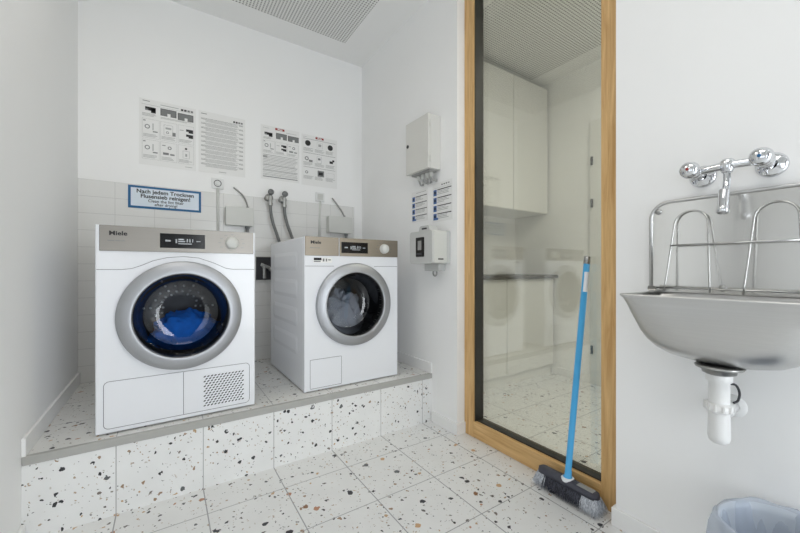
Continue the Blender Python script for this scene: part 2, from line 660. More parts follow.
struct_box('wall_back', [(XL - T, XR + 0.18, YB, YB + T, 0, ZC)], 'wall')
bm = BM(); box(bm, XL, 1.36, YB - 0.006, YB + 0.002, ZP, 1.5125, bev=0.001, seg=1)
struct('trim_1', bm, 'tiles')
struct_box('wall_left', [(XL - T, XL, 1.25, YB, 0, ZC), (-3.5, XL - T, 1.25, 1.40, 0, ZC)], 'wall')
struct_box('wall_right', [(XR, XR + 0.18, 1.567, YB, 0, ZC), (XR, XR + 0.18, -2.0, 0.680, 0, ZC),
                          (XR, XR + 0.18, 0.680, 1.567, 2.70, ZC)], 'wall')
struct_box('wall_rear', [(-3.5, 3.2, -2.15, -2.0, 0, ZC)], 'wall')
struct_box('wall_side', [(-3.5, -3.35, -2.0, 1.25, 0, ZC)], 'wall')
struct_box('wall_far', [(3.05, 3.2, -2.0, 2.6, 0, ZC)], 'wall')
struct_box('wall_niche', [(XR + 0.18, 3.2, 2.44, 2.6, 0, ZC)], 'wall')

# raised platform with its grey edge trim
bm = BM(); box(bm, XL, XR, YS, YB, 0.0, ZP - 0.003)
pf = struct('trim_2', bm, 'riser')
bm = BM(); box(bm, XL, XR, YS + 0.002, YB, ZP - 0.003, ZP)
obj('platform_tiles', bm, 'platform', pf)
bm = BM(); box(bm, XL + 0.002, XR - 0.002, YS - 0.006, YS + 0.012, ZP - 0.030, ZP + 0.002, bev=0.002)
obj('edge_trim', bm, 'nosing', pf)

H = 0.068
struct_box('baseboard_left', [(XL, XL + 0.012, YS - 0.004, YB - 0.006, ZP, ZP + H), (XL, XL + 0.012, 1.25, YS - 0.006, 0, H)], 'skirt', 0.002)
struct_box('baseboard_right', [(XR - 0.012, XR, YS - 0.004, YB - 0.006, ZP, ZP + H),
                               (XR - 0.012, XR, 1.555, YS - 0.006, 0, H), (XR, XG, 1.555, 1.567, 0, H)], 'skirt', 0.002)
struct_box('baseboard_front', [(XR - 0.012, XR, -2.0, 0.692, 0, H), (XR, XG, 0.680, 0.692, 0, H)], 'skirt', 0.002)
struct_box('baseboard_far', [(3.038, 3.05, -2.0, 1.95, 0, H)], 'skirt', 0.002)

# oak framed glazing between the two rooms
w1 = bpy.data.objects.new('window_1', None); C.objects.link(w1)
w1['kind'] = 'structure'
FY0, FY1, FT = 0.681, 1.566, 2.70
FI0, FI1 = 0.766, 1.492
FD = 0.075
for ya, yb in ((FI1, FY1), (FY0, FI0)):
    bm = BM(); box(bm, XG, XG + FD, ya, yb, 0, FT, bev=0.002)
    obj('frame_upright', bm, 'oak_v', w1)
for za, zb in ((0.001, 0.092), (2.63, FT)):
    bm = BM(); box(bm, XG, XG + FD, FI0, FI1, za, zb, bev=0.002)
    obj('frame_rail', bm, 'oak_h', w1)
bm = BM()
g0, g1 = XG + 0.010, XG + FD + 0.001
box(bm, g0, g1, FI1 - 0.007, FI1 + 0.001, 0.092, 2.63); box(bm, g0 + 0.02, g1, FI0 - 0.001, FI0 + 0.004, 0.092, 2.63)
box(bm, g0 + 0.012, g1, FI0 + 0.004, FI1 - 0.007, 0.0915, 0.098); box(bm, g0, g1, FI0 + 0.004, FI1 - 0.007, 2.62, 2.631)
obj('glazing_seal', bm, 'gasket', w1)
for xg in (0.040, 0.060):                                   # double glazing
    bm = BM(); box(bm, XG + xg, XG + xg + 0.006, FI0 + 0.002, FI1 - 0.003, 0.094, 2.625)
    obj('pane', bm, 'glass', w1)

# unseen dark window frame added round the assumed daylight lamp, to show in reflections
w2 = bpy.data.objects.new('added_window_frame', None); C.objects.link(w2); w2['kind'] = 'structure'
bm = BM()
for q in ((-1.97, 0.77, 0.08, 0.15), (-1.97, 0.77, 1.75, 1.82), (-1.97, -1.90, 0.15, 1.75), (0.70, 0.77, 0.15, 1.75), (-0.48, -0.42, 0.15, 1.75)):
    box(bm, -3.352, -3.25, q[0], q[1], q[2], q[3])
obj('reflected_frame', bm, 'gasket', w2)

# unseen dark slab added on the return wall for a stripe in the splashback
d2 = bpy.data.objects.new('reflection_slab_return', None); C.objects.link(d2); d2['kind'] = 'structure'
bm = BM(); box(bm, -2.75, -2.05, 1.225, 1.25, 0, 2.1, bev=0.003)
obj('leaf_slab', bm, 'gasket', d2)  # no real door, seen only as a dark reflection
d3 = bpy.data.objects.new('reflection_slab_rear', None); C.objects.link(d3); d3['kind'] = 'structure'  # another unseen dark slab, added to darken chrome and glass reflections
bm = BM(); box(bm, -0.28, 0.58, -2.0, -1.975, 0, 2.1, bev=0.003)
obj('leaf_slab', bm, 'dark', d3)

# white door in the far wall of the utility room
d1 = bpy.data.objects.new('door_1', None); C.objects.link(d1); d1['kind'] = 'structure'
bm = BM(); box(bm, 3.028, 3.05, 0.72, 1.645, 0.0, 2.24, bev=0.003)
obj('leaf_slab', bm, 'doorpaint', d1)
for z in (0.293, 1.537, 1.897):
    bm = BM(); cyl(bm, (3.022, 1.625, z - 0.035), (3.022, 1.625, z + 0.035), 0.010, seg=12)
    obj('hinge', bm, 'dark', d1)

# ------------------------------------------------------------------ cupboards in the utility room
def cupboard(name, x0, x1, y0, y1, z0, z1, label, doors=1, group=None):
    t = thing(name, label, 'cupboard', ((x0 + x1) / 2, (y0 + y1) / 2, z0), group=group)
    ox, oy, oz = t.location
    bm = BM(); box(bm, x0 - ox + 0.001, x1 - ox - 0.001, y0 + 0.02 - oy, y1 - oy, 0, z1 - oz)
    obj('cabinet_body', bm, 'cupboard', t)
    bm = BM(); box(bm, x0 - ox + 0.002, x1 - ox - 0.002, y0 - oy, y0 + 0.019 - oy, 0.002, z1 - oz - 0.002, bev=0.0015)
    obj('cabinet_door', bm, 'cupboard', t)
    return t


cupboard('wall_cupboard', 2.54, 3.028, 2.046, 2.438, 1.50, 2.68, 'white wall cupboard behind the glass, in the corner by the far wall', group='wall cupboards')
cupboard('wall_cupboard', 2.08, 2.538, 2.046, 2.438, 1.50, 2.68, 'white wall cupboard behind the glass, second one out from the corner', group='wall cupboards')
cupboard('wall_cupboard', 1.63, 2.078, 2.046, 2.438, 1.50, 2.68, 'white wall cupboard behind the glass, beside the oak frame', group='wall cupboards')
for k, (x0, x1, lb) in enumerate(((2.38, 3.028, 'white base cupboard under the worktop, in the corner of the room behind the glass'),
                                  (1.63, 2.378, 'white base cupboard under the worktop behind the glass, nearer the oak frame'))):
    t = cupboard('base_cupboard', x0, x1, 1.985, 2.438, 0.09, 0.895, lb, group='base cupboards')
    bm = BM(); box(bm, x0 - t.location.x, x1 - t.location.x, -0.20, 0.21, -0.09, 0)
    obj('plinth', bm, 'cupboard', t)
bm = BM(); box(bm, 1.63, 3.045, 1.95, 2.438, 0.897, 0.925, bev=0.002)
tag(obj('worktop', bm, 'worktop'), 'thin dark worktop running over the white base cupboards behind the glass', 'worktop')


# ------------------------------------------------------------------ laundry machines
def machine_common(t, depth, panel_mat):
    W, HH = 0.301, 0.853
    fy = lambda u, v, d: (u, -d, v)          # front details: u right, v up, d out
    bm = BM()
    box(bm, -W, W, 0.022, depth, 0.005, HH, bev=0.008, seg=3)
    # open front: drop the front face so the drum can be seen
    for f in [f for f in bm.faces if abs(f.normal.y + 1) < 0.01 and f.calc_area() > 0.2]:
        bm.faces.remove(f)
    obj('body', bm, 'enamel', t)
    return fy


def front_panel(t, seams, extra=None):
    """white front with the round door opening"""
    bm = BM()
    cx, cz, r = 0.0, 0.469, 0.186
    x0, x1, z0, z1 = -0.302, 0.302, 0.006, 0.853
    n = 96
    angs = sorted([2 * PI * k / n for k in range(n)] + [math.atan2(z - cz, x - cx) % (2 * PI) for x in (x0, x1) for z in (z0, z1)])
    rings = [[], [], [], []]
    for a in angs:
        ca, sa = math.cos(a), math.sin(a)
        k = min((x1 - cx) / ca if ca > 1e-9 else ((x0 - cx) / ca if ca < -1e-9 else 1e9),
                (z1 - cz) / sa if sa > 1e-9 else ((z0 - cz) / sa if sa < -1e-9 else 1e9))
        px, pz = cx + ca * k, cz + sa * k
        ix, iz = min(max(px, x0 + 0.004), x1 - 0.004), min(max(pz, z0 + 0.004), z1 - 0.004)
        rings[0].append(bm.verts.new((cx + ca * r, 0.03, cz + sa * r)))
        rings[1].append(bm.verts.new((cx + ca * r, 0.0, cz + sa * r)))
        rings[2].append(bm.verts.new((ix, 0.0, iz)))
        rings[3].append((bm.verts.new((px, 0.004, pz)), bm.verts.new((px, 0.021, pz))))
    m = len(angs)
    for k in range(m):
        j = (k + 1) % m
        bm.faces.new([rings[0][k], rings[0][j], rings[1][j], rings[1][k]])
        bm.faces.new([rings[1][k], rings[1][j], rings[2][j], rings[2][k]])
        bm.faces.new([rings[2][k], rings[2][j], rings[3][j][0], rings[3][k][0]])
        bm.faces.new([rings[3][k][0], rings[3][j][0], rings[3][j][1], rings[3][k][1]])
    for pts in seams:
        for p, q in zip(pts, pts[1:]):
            d = Vector((q[0] - p[0], 0, q[1] - p[1]))
            nn = Vector((-d.z, 0, d.x)).normalized() * 0.0012
            P, Q = Vector((p[0], -0.0004, p[1])), Vector((q[0], -0.0004, q[1]))
            f = bm.faces.new([bm.verts.new(P - nn), bm.verts.new(Q - nn), bm.verts.new(Q + nn), bm.verts.new(P + nn)])
            f.material_index = 1
    return obj('front_panel', bm, ['enamel', 'seam'], t, fix=False)


def door(t):
    fd = (0, -1, 0)
    c = (0, 0, 0.469)
    bm = BM()
    lathe(bm, c, fd, [(0.239, -0.001), (0.239, 0.014), (0.2375, 0.0185), (0.234, 0.021), (0.215, 0.0275), (0.196, 0.0315), (0.1875, 0.0325), (0.184, 0.031), (0.183, 0.026), (0.183, -0.001), (0.186, -0.001)], 96)
    dr = obj('door', bm, 'ring', t)
    bm = BM()
    lathe(bm, c, fd, [(0.1832, 0.024), (0.181, 0.024), (0.178, 0.018), (0.168, -0.03), (0.155, -0.085), (0.150, -0.095)], 96, mi=1)
    lathe(bm, c, fd, [(0.150, -0.095), (0.143, -0.101), (0.09, -0.108), (0.0, -0.111)], 96, mi=0)
    obj('door_glass', bm, ['doorglass', 'bowlglass'], dr)
    bm = BM()
    lathe(bm, c, fd, [(0.186, -0.002), (0.186, -0.045), (0.222, -0.05), (0.228, -0.07), (0.228, -0.36), (0.220, -0.40), (0.205, -0.405), (0.20, -0.415), (0.07, -0.43), (0.05, -0.42), (0.0, -0.42)], 72)
    for k in range(18):                                     # star of bosses on the rear plate
        a = 2 * PI * k / 18
        for rr in (0.085, 0.115) if k % 3 else (0.075, 0.10, 0.13, 0.16):
            lathe(bm, (rr * math.cos(a), 0.417, 0.469 + rr * math.sin(a)), fd, [(0.0065, -0.004), (0.005, 0.004), (0, 0.006)], 8, mi=1)
    for k in range(3):                                      # lifter ribs
        a = R(90 + 120 * k)
        u = Vector((math.cos(a), 0, math.sin(a))); s = Vector((-math.sin(a), 0, math.cos(a)))
        o = Vector((0, 0, 0.469))
        P = []
        for y in (0.08, 0.37):
            P.append([o + Vector((0, y, 0)) + u * 0.227 + s * 0.035, o + Vector((0, y, 0)) + u * 0.19 + s * 0.012,
                      o + Vector((0, y, 0)) + u * 0.19 - s * 0.012, o + Vector((0, y, 0)) + u * 0.227 - s * 0.035])
        A = [bm.verts.new(p) for p in P[0]]; B = [bm.verts.new(p) for p in P[1]]
        bm.faces.new(A); bm.faces.new(B[::-1])
        for i in range(4):
            bm.faces.new([A[i], A[(i + 1) % 4], B[(i + 1) % 4], B[i]])
    obj('drum', bm, ['drum', 'drumdot'], t)
    return dr


def controls(t, fy, pm, xs):
    root = None
    z0, z1 = 0.748, 0.852
    for (a, b) in xs:
        bm = BM(); box(bm, a, b, -0.005, 0.001, z0, z1, bev=0.0012, seg=1)
        if b > 0:                                           # printed marks round the dial
            for k in (0, 1, 2, 4, 5, 6, 7, 8):
                g = R(-30 + 30 * k)
                mx_, mz_ = 0.197 + 0.052 * math.cos(g), 0.797 + 0.040 * math.sin(g)
                quad(bm, [(mx_ - 0.006, -0.0054, mz_ - 0.0012), (mx_ + 0.006, -0.0054, mz_ - 0.0012), (mx_ + 0.006, -0.0054, mz_ + 0.0012), (mx_ - 0.006, -0.0054, mz_ + 0.0012)], 1)
        p = obj('control_panel' if (b > 0) else 'drawer_front', bm, [pm, 'ink2'], t)
        if b > 0:
            root = p
    # display window with pale read-out
    bm = BM(); box(bm, -0.087, 0.084, -0.0062, -0.004, 0.766, 0.829)
    d = obj('display', bm, 'black', root)
    bm = BM()
    for (a, b, c_, e) in ((-0.068, -0.048, 0.794, 0.801), (-0.030, -0.024, 0.788, 0.806), (-0.020, 0.002, 0.802, 0.808), (-0.020, 0.006, 0.793, 0.799),
                          (-0.020, 0.032, 0.784, 0.788), (0.012, 0.017, 0.793, 0.808), (0.022, 0.027, 0.793, 0.808), (0.034, 0.037, 0.793, 0.808), (0.050, 0.066, 0.796, 0.800)):
        box(bm, a, b, -0.0066, -0.006, c_, e)
    obj('read_out', bm, 'led', d)
    bm = BM()
    lathe(bm, (0.197, -0.005, 0.797), (0, -1, 0), [(0.0, 0), (0.030, 0), (0.030, 0.004), (0.0275, 0.006), (0.026, 0.020), (0.023, 0.024), (0.0, 0.025)], 40)
    obj('dial', bm, 'pgrey', root)
    px = xs[0][0]
    par = [c for c in t.children if c.name.startswith('drawer_front')]
    par = par[0] if par else root
    bm = BM()
    lx = px + 0.06
    text_into(bm, 'Miele', 0.024, lambda x, y, z: (lx + x, -0.0056 - z, 0.820 + y), bold=0.028, mi=0, sx=1.15)
    obj('maker_name', bm, 'ink', par)
    bm = BM()
    for a, b in ((lx - 0.034, lx - 0.012), (lx - 0.009, lx + 0.008), (lx + 0.010, lx + 0.022)):
        box(bm, a, b, -0.0056, -0.0048, 0.7885, 0.7915)
    obj('model_print', bm, 'ink2', par)


def feet(t, depth):
    for x in (-0.255, 0.255):
        for y in (0.06, depth - 0.06):
            bm = BM(); cyl(bm, (x, y, 0), (x, y, 0.012), 0.022, seg=16)
            obj('foot', bm, 'dark', t)


def arc(cx, cz, r, a0, a1, n=24):
    return [(cx + r * math.cos(R(a0 + (a1 - a0) * k / n)), cz + r * math.sin(R(a0 + (a1 - a0) * k / n))) for k in range(n + 1)]


# tumble dryer
td = thing('tumble_dryer', 'white tumble dryer with ventilation grille and blue laundry behind its round door', 'tumble dryer', (0.067, 1.858, ZP), (0, 0, R(0.4)))
fy = machine_common(td, 0.66, 'panel_d')
lid = [(-0.298, 0.672), (-0.215, 0.672)] + [(-0.185, 0.676), (-0.150, 0.690), (-0.11, 0.710), (-0.06, 0.724), (0.0, 0.7295), (0.06, 0.724), (0.12, 0.702), (0.17, 0.678), (0.2, 0.6725)] + [(0.298, 0.672)]
plate = rrect(0.552, 0.192, 0.018, 5, 0.0, 0.120)
front_panel(td, [lid, plate + [plate[0]], [(0.0, 0.026), (0.0, 0.214)]])
door(td)
controls(td, fy, 'panel_d', [(-0.289, 0.293)])
feet(td, 0.66)
bm = BM()
prism(bm, rrect(0.188, 0.150, 0.006, 3, 0.167, 0.113), fy, -0.0005, 0.0012)
for row in range(13):
    for c in range(12):
        x = 0.0835 + c * 0.0147 + (0.00735 if row % 2 else 0)
        z = 0.0465 + row * 0.0111
        if x > 0.252:
            continue
        hw, hh, sk = 0.0058, 0.0032, 0.0022
        quad(bm, [fy(x - hw, z - sk, 0.0016), fy(x - hw * .45, z - hh - sk * .4, 0.0016), fy(x + hw * .45, z - hh + sk * .6, 0.0016),
                  fy(x + hw, z + sk, 0.0016), fy(x + hw * .45, z + hh + sk * .4, 0.0016), fy(x - hw * .45, z + hh - sk * .6, 0.0016)], 1)
obj('ventilation_grille', bm, ['enamel', 'ink'], td)

# washing machine
wm = thing('washing_machine', 'white washing machine with champagne control panel, standing beside the payment terminal wall', 'washing machine', (0.926, 1.886, ZP), (0, 0, R(0.6)))
fy = machine_common(wm, 0.71, 'panel_w')
fl = rrect(0.185, 0.158, 0.004, 3, -0.177, 0.098)
front_panel(wm, [fl + [fl[0]], [(-0.298, 0.690), (-0.13, 0.690)], [(0.13, 0.690), (0.298, 0.690)]])
door(wm)
controls(wm, fy, 'panel_w', [(-0.299, -0.103), (-0.097, 0.299)])
feet(wm, 0.71)
bm = BM(); box(bm, -0.251, -0.144, -0.0008, 0.001, 0.709, 0.738)
box(bm, -0.249, -0.205, -0.0012, -0.0006, 0.722, 0.736, mi=1); box(bm, -0.249, -0.21, -0.0012, -0.0006, 0.713, 0.718, mi=2)
box(bm, -0.198, -0.188, -0.0012, -0.0006, 0.716, 0.732, mi=2); box(bm, -0.18, -0.172, -0.0012, -0.0006, 0.716, 0.732, mi=2); box(bm, -0.166, -0.15, -0.0012, -0.0006, 0.722, 0.728, mi=2)
obj('sticker', bm, ['paper', 'ink', 'ink2'], wm, 'white sticker with black print under the drawer')
for z in (0.72, 0.56, 0.40, 0.24):                            # shallow pressed fields of the side
    bm = BM()
    A = [bm.verts.new((-0.3005, u, v)) for u, v in rrect(0.52, 0.115, 0.03, 5, 0.37, z)]
    B = [bm.verts.new((-0.3050, u, v)) for u, v in rrect(0.47, 0.065, 0.025, 5, 0.37, z)]
    bm.faces.new(B)
    for k in range(len(A)):
        bm.faces.new([A[k], A[(k + 1) % len(A)], B[(k + 1) % len(A)], B[k]])
    obj('pressed_field', bm, 'enamel', wm)


def heap(name, m, cx, cy, cz, rx, ry, rz, label, seed):
    bm = BM()
    bmesh.ops.create_icosphere(bm, subdivisions=5, radius=1)
    for v in bm.verts:
        p = v.co.copy()
        n1 = noise.noise(p * 2.2 + Vector((seed, 0, 0)))
        n2 = abs(noise.noise(p * 5.0 + Vector((0, seed, 0))))
        n3 = abs(noise.noise(p * 10.0 + Vector((0, 0, seed))))
        k = 1 + 0.30 * n1 + 0.25 * n2 + 0.12 * n3
        v.co = Vector((p.x * rx * k, p.y * ry * (1 + 0.1 * n1), max(p.z, -0.55 - 0.3 * (1 - p.x * p.x)) * rz * (k if p.z > 0 else 1)))
    for f in bm.faces:
        f.smooth = True
    o = obj(name, bm, m)
    o.location = (cx, cy, cz)
    return tag(o, label, 'laundry')


heap('laundry', 'cloth_b', 0.088, 2.16, ZP + 0.345, 0.140, 0.065, 0.10, 'crumpled bright blue laundry lying inside the tumble dryer drum', 3.1)
heap('laundry', 'cloth_w', 0.94, 2.14, ZP + 0.355, 0.150, 0.10, 0.16, 'pale grey laundry inside the washing machine drum', 8.7)


# ------------------------------------------------------------------ notices and sign
class Sheet:
    """printed sheet in wall-local metres from its lower corner"""
    def __init__(self, w, h):
        self.bm, self.w, self.h = BM(), w, h
        box(self.bm, 0, w, 0, h, 0.0002, 0.0010)

    def bar(self, u0, u1, v0, v1, mi, lift=0.0014):
        w, h = self.w, self.h
        quad(self.bm, [(u0 * w, v0 * h, lift), (u1 * w, v0 * h, lift), (u1 * w, v1 * h, lift), (u0 * w, v1 * h, lift)], mi)

    def outline(self, u0, u1, v0, v1, mi, t=0.0012):
        a, b = t / self.w, t / self.h
        for q in ((u0, u1, v0, v0 + b), (u0, u1, v1 - b, v1), (u0, u0 + a, v0, v1), (u1 - a, u1, v0, v1)):
            self.bar(*q, mi)

    def disc(self, u, v, r, mi, inner=0.0, lift=0.0014):
        n = 18
        c = (u * self.w, v * self.h)
        P = [(c[0] + r * math.cos(2 * PI * k / n), c[1] + r * math.sin(2 * PI * k / n), lift) for k in range(n)]
        if not inner:
            quad(self.bm, P, mi)
        else:
            Q = [(c[0] + inner * math.cos(2 * PI * k / n), c[1] + inner * math.sin(2 * PI * k / n), lift) for k in range(n)]
            for k in range(n):
                quad(self.bm, [Q[k], P[k], P[(k + 1) % n], Q[(k + 1) % n]], mi)

    def lines(self, u0, u1, v0, v1, n, mi, frac=0.42, ragged=0.3):
        p = (v1 - v0) / n
        for k in range(n):
            e = u1 - (u1 - u0) * ragged * random.random()
            self.bar(u0, e, v1 - (k + frac) * p, v1 - k * p, mi)

    def text(self, s, size, u, v, mi, bold=0.02, lift=0.0018, align='CENTER', sx=1.0):
        text_into(self.bm, s, size, lambda x, y, z: (u * self.w + x, v * self.h + y, lift + z), bold=bold, depth=0.0002, mi=mi, align=align, sx=sx)

    def done(self, name, loc, rot, label, cat, group, mats=('paper', 'ink', 'ink2', 'ink3', 'red', 'blueprint')):
        o = obj(name, self.bm, list(mats), fix=False)
        o.location = loc
        o.rotation_euler = rot
        return tag(o, label, cat, group)


def logo(s, u0, u1, v0, v1, mi):
    s.bar(u0, u1, v0, v1, mi)
    s.text('Miele', (v1 - v0) * s.h * 1.05, (u0 + u1) / 2, (v0 + v1) / 2, 0, bold=0.03)


def cell(s, u0, u1, v0, v1, k):
    """small line drawing with a caption"""
    s.outline(u0, u1, v0, v1, 3)
    w, h = u1 - u0, v1 - v0
    s.lines(u0 + .06 * w, u1 - .1 * w, v0 + .04 * h, v0 + .22 * h, 3, 3)
    if k == 0:
        s.disc(u0 + .3 * w, v0 + .6 * h, 0.014, 2, 0.009); s.bar(u0 + .62 * w, u0 + .9 * w, v0 + .34 * h, v0 + .40 * h, 2)
        s.bar(u0 + .06 * w, u0 + .2 * w, v0 + .88 * h, v0 + .93 * h, 2); s.bar(u0 + .6 * w, u0 + .66 * w, v0 + .45 * h, v0 + .8 * h, 3)
    elif k == 1:
        s.outline(u0 + .2 * w, u0 + .75 * w, v0 + .3 * h, v0 + .85 * h, 2); s.bar(u0 + .3 * w, u0 + .65 * w, v0 + .62 * h, v0 + .72 * h, 3)
        s.bar(u0 + .72 * w, u0 + .92 * w, v0 + .3 * h, v0 + .5 * h, 2); s.disc(u0 + .42 * w, v0 + .45 * h, 0.008, 2, 0.005)
    elif k == 2:
        for q in (.34, .62):
            s.bar(u0 + .5 * w, u0 + .95 * w, v0 + q * h, v0 + (q + .2) * h, 1)
            s.bar(u0 + .5 * w, u0 + .66 * w, v0 + q * h, v0 + (q + .07) * h, 0, 0.0017)
        s.bar(u0 + .1 * w, u0 + .35 * w, v0 + .7 * h, v0 + .74 * h, 3)
    elif k == 3:
        s.disc(u0 + .55 * w, v0 + .72 * h, 0.011, 2, 0.006); s.bar(u0 + .15 * w, u0 + .5 * w, v0 + .34 * h, v0 + .46 * h, 2)
        s.bar(u0 + .58 * w, u0 + .85 * w, v0 + .34 * h, v0 + .42 * h, 2); s.bar(u0 + .1 * w, u0 + .3 * w, v0 + .8 * h, v0 + .84 * h, 2)
    elif k == 4:
        s.disc(u0 + .5 * w, v0 + .82 * h, 0.007, 1); s.outline(u0 + .3 * w, u0 + .72 * w, v0 + .3 * h, v0 + .7 * h, 2)
        s.bar(u0 + .45 * w, u0 + .57 * w, v0 + .4 * h, v0 + .55 * h, 3)


def photo(s, u0, u1, v0, v1, mi=2):
    s.bar(u0, u1, v0, v1, 1)
    s.bar(u0 + .01, u1 - .01, v0 + .006, v1 - .006, mi, 0.0016)
    m = (u0 + u1) / 2
    s.bar(m - .02, m + .035, v0, v0 + (v1 - v0) * .4, 0, 0.0018)


def machine_photo(s, u0, u1, v0, v1):
    s.bar(u0, u1, v0 + (v1 - v0) * .35, v1, 1)
    s.bar(u0 + (u1 - u0) * .55, u1, v0, v1, 1)
    s.bar(u0, u0 + (u1 - u0) * .3, v0 + (v1 - v0) * .35, v0 + (v1 - v0) * .62, 2, 0.0017)


ZS = YB - 0.0002
s = Sheet(0.313, 0.42)
s.bar(.06, .18, .965, .975, 2); s.bar(.36, .68, .945, .955, 3)
for k in range(4):
    s.bar(.72 + k * .06, .765 + k * .06, .925, .955, 1 if k < 2 else 2)
machine_photo(s, .10, .28, .80, .885); photo(s, .36, .64, .79, .90); photo(s, .665, .95, .775, .885)
s.lines(.05, .30, .735, .785, 3, 3); s.lines(.36, .92, .735, .765, 2, 3); s.bar(.04, .95, .915, .919, 3)
for r_, (v0, v1) in enumerate(((.41, .70), (.09, .385))):
    for c in range(3):
        cell(s, .05 + c * .31, .34 + c * .31, v0, v1, ((0, 1, 2), (0, 3, 4))[r_][c])
s.bar(.8, .93, .04, .048, 3)
s.done('notice', (-0.14, ZS, 1.645), ROT_BACK, 'large notice with dark photos over two rows of line drawings, above the blue framed sign', 'notice', 'notices on the back wall')

s = Sheet(0.297, 0.42)
s.bar(.05, .17, .955, .965, 2)
for k in range(4):
    s.bar(.73 + k * .056, .772 + k * .056, .905, .935, 1 if k < 2 else 2)
v = .885
for k in range(11):
    s.bar(.05, .95, v, v + .0035, 1 if k % 2 == 0 else 2)
    s.bar(.05, .16, v - .018, v - .011, 2)
    s.lines(.14, .84, v - .060, v - .010, 3, 3, 0.42, .10)
    s.bar(.86, .95, v - .018, v - .010, 2)
    v -= .0735
s.bar(.42, .58, .03, .04, 3)
s.done('notice', (0.188, ZS, 1.645), ROT_BACK, 'large notice of nothing but closely ruled text lines, beside the drawings notice', 'notice', 'notices on the back wall')

s = Sheet(0.290, 0.405)
logo(s, .36, .60, .945, .985, 4)
s.bar(.05, .2, .95, .956, 3); s.bar(.64, .92, .925, .932, 3)
machine_photo(s, .09, .29, .80, .875); photo(s, .38, .66, .785, .895); photo(s, .69, .98, .78, .885)
s.lines(.06, .3, .745, .785, 3, 3)
for c, k in enumerate((0, 2, 3)):
    cell(s, .05 + c * .315, .35 + c * .315, .49, .725, k)
s.lines(.05, .95, .08, .46, 14, 3, .30, .08)
for q in (.455, .37, .27, .17, .08):
    s.bar(.05, .95, q, q + .005, 2)
s.bar(.05, .16, .40, .44, 3); s.bar(.05, .95, .045, .06, 2)
s.done('notice', (0.593, ZS, 1.655), ROT_BACK, 'large notice with a red logo over three dark photos, above the two water valves', 'notice', 'notices on the back wall')

s = Sheet(0.302, 0.405)
logo(s, .38, .61, .945, .985, 4)
s.bar(.04, .15, .95, .956, 3)
for q in (.915, .64, .36):
    s.bar(.05, .95, q, q + .006, 2)
for q in (.67, .39, .12):
    for c in range(3):
        s.lines(.05 + c * .31, .33 + c * .31, q, q + .07, 4, 3, .4, .35)
s.disc(.17, .835, .023, 1); s.disc(.80, .82, .023, 1); s.outline(.42, .58, .77, .88, 3); s.bar(.46, .54, .80, .85, 3)
s.disc(.14, .53, .016, 2, .009); s.bar(.2, .3, .47, .51, 2); s.outline(.42, .55, .47, .60, 2); s.bar(.45, .52, .53, .57, 2)
s.bar(.78, .88, .50, .55, 1); s.bar(.86, .92, .54, .58, 1); s.disc(.14, .26, .012, 2, .007); s.bar(.44, .62, .20, .32, 2); s.bar(.47, .59, .23, .29, 1, .0016)
s.outline(.70, .92, .20, .30, 3)
s.done('notice', (0.900, ZS, 1.650), ROT_BACK, 'large notice with a red logo over pictures with two black discs', 'notice', 'notices on the back wall')


def chart(w, h, loc, label, title):
    s = Sheet(w, h)
    if title:
        for k in range(4):
            s.bar(.46 + k * .11, .53 + k * .11, .915, .94, 1 if k < 3 else 2)
        s.bar(.05, .95, .865, .87, 3)
    else:
        s.bar(.3, .9, .925, .94, 3)
    for k in range(4):
        v1 = .84 - k * .205
        s.bar(.05, .22, v1 - .165, v1 - .01, 5); s.bar(.09, .17, v1 - .12, v1 - .05, 1, .0016)
        if k == 3:
            s.bar(.05, .30, v1 - .175, v1 - .12, 5, .0017)
        s.bar(.25, .95, v1 - .035, v1 - .012, 1)
        s.lines(.25, .85, v1 - .165, v1 - .055, 3, 3, .4, .5)
    s.done('care_chart', loc, ROT_RIGHT, label, 'notice', 'charts above the payment terminal')


chart(0.182, 0.212, (XR - 0.0002, 2.029, 1.299), 'smaller paper chart with blue pictograms, nearer the washing machine', False)
chart(0.190, 0.247, (XR - 0.0002, 1.796, 1.277), 'taller paper chart with blue pictograms and a heading, nearer the oak frame', True)

sg = thing('warning_sign', 'wide blue framed sign with black lettering on the tiles above the tumble dryer', 'sign', (-0.195, YB - 0.0062, 1.363), ROT_BACK)
bm = BM(); box(bm, 0, 0.398, 0, 0.142, 0, 0.003, bev=0.0008, seg=1)
obj('sign_border', bm, 'signblue', sg)
bm = BM(); box(bm, 0.014, 0.384, 0.014, 0.128, 0.0025, 0.0036)
fc = obj('sign_face', bm, 'signface', sg)
bm = BM()
for tx, sz, v, bd in (('Nach jedem Trocknen', 0.0345, 0.108, 0.026), ('Flusensieb reinigen!', 0.0345, 0.0785, 0.026), ('Clean the lint filter', 0.0255, 0.0505, 0.014), ('after drying!', 0.0255, 0.0285, 0.014)):
    text_into(bm, tx, sz, lambda x, y, z: (0.199 + x, v + y, 0.0040 + z), bold=bd, depth=0.0002, sx=1.0)
obj('lettering', bm, 'ink', fc)


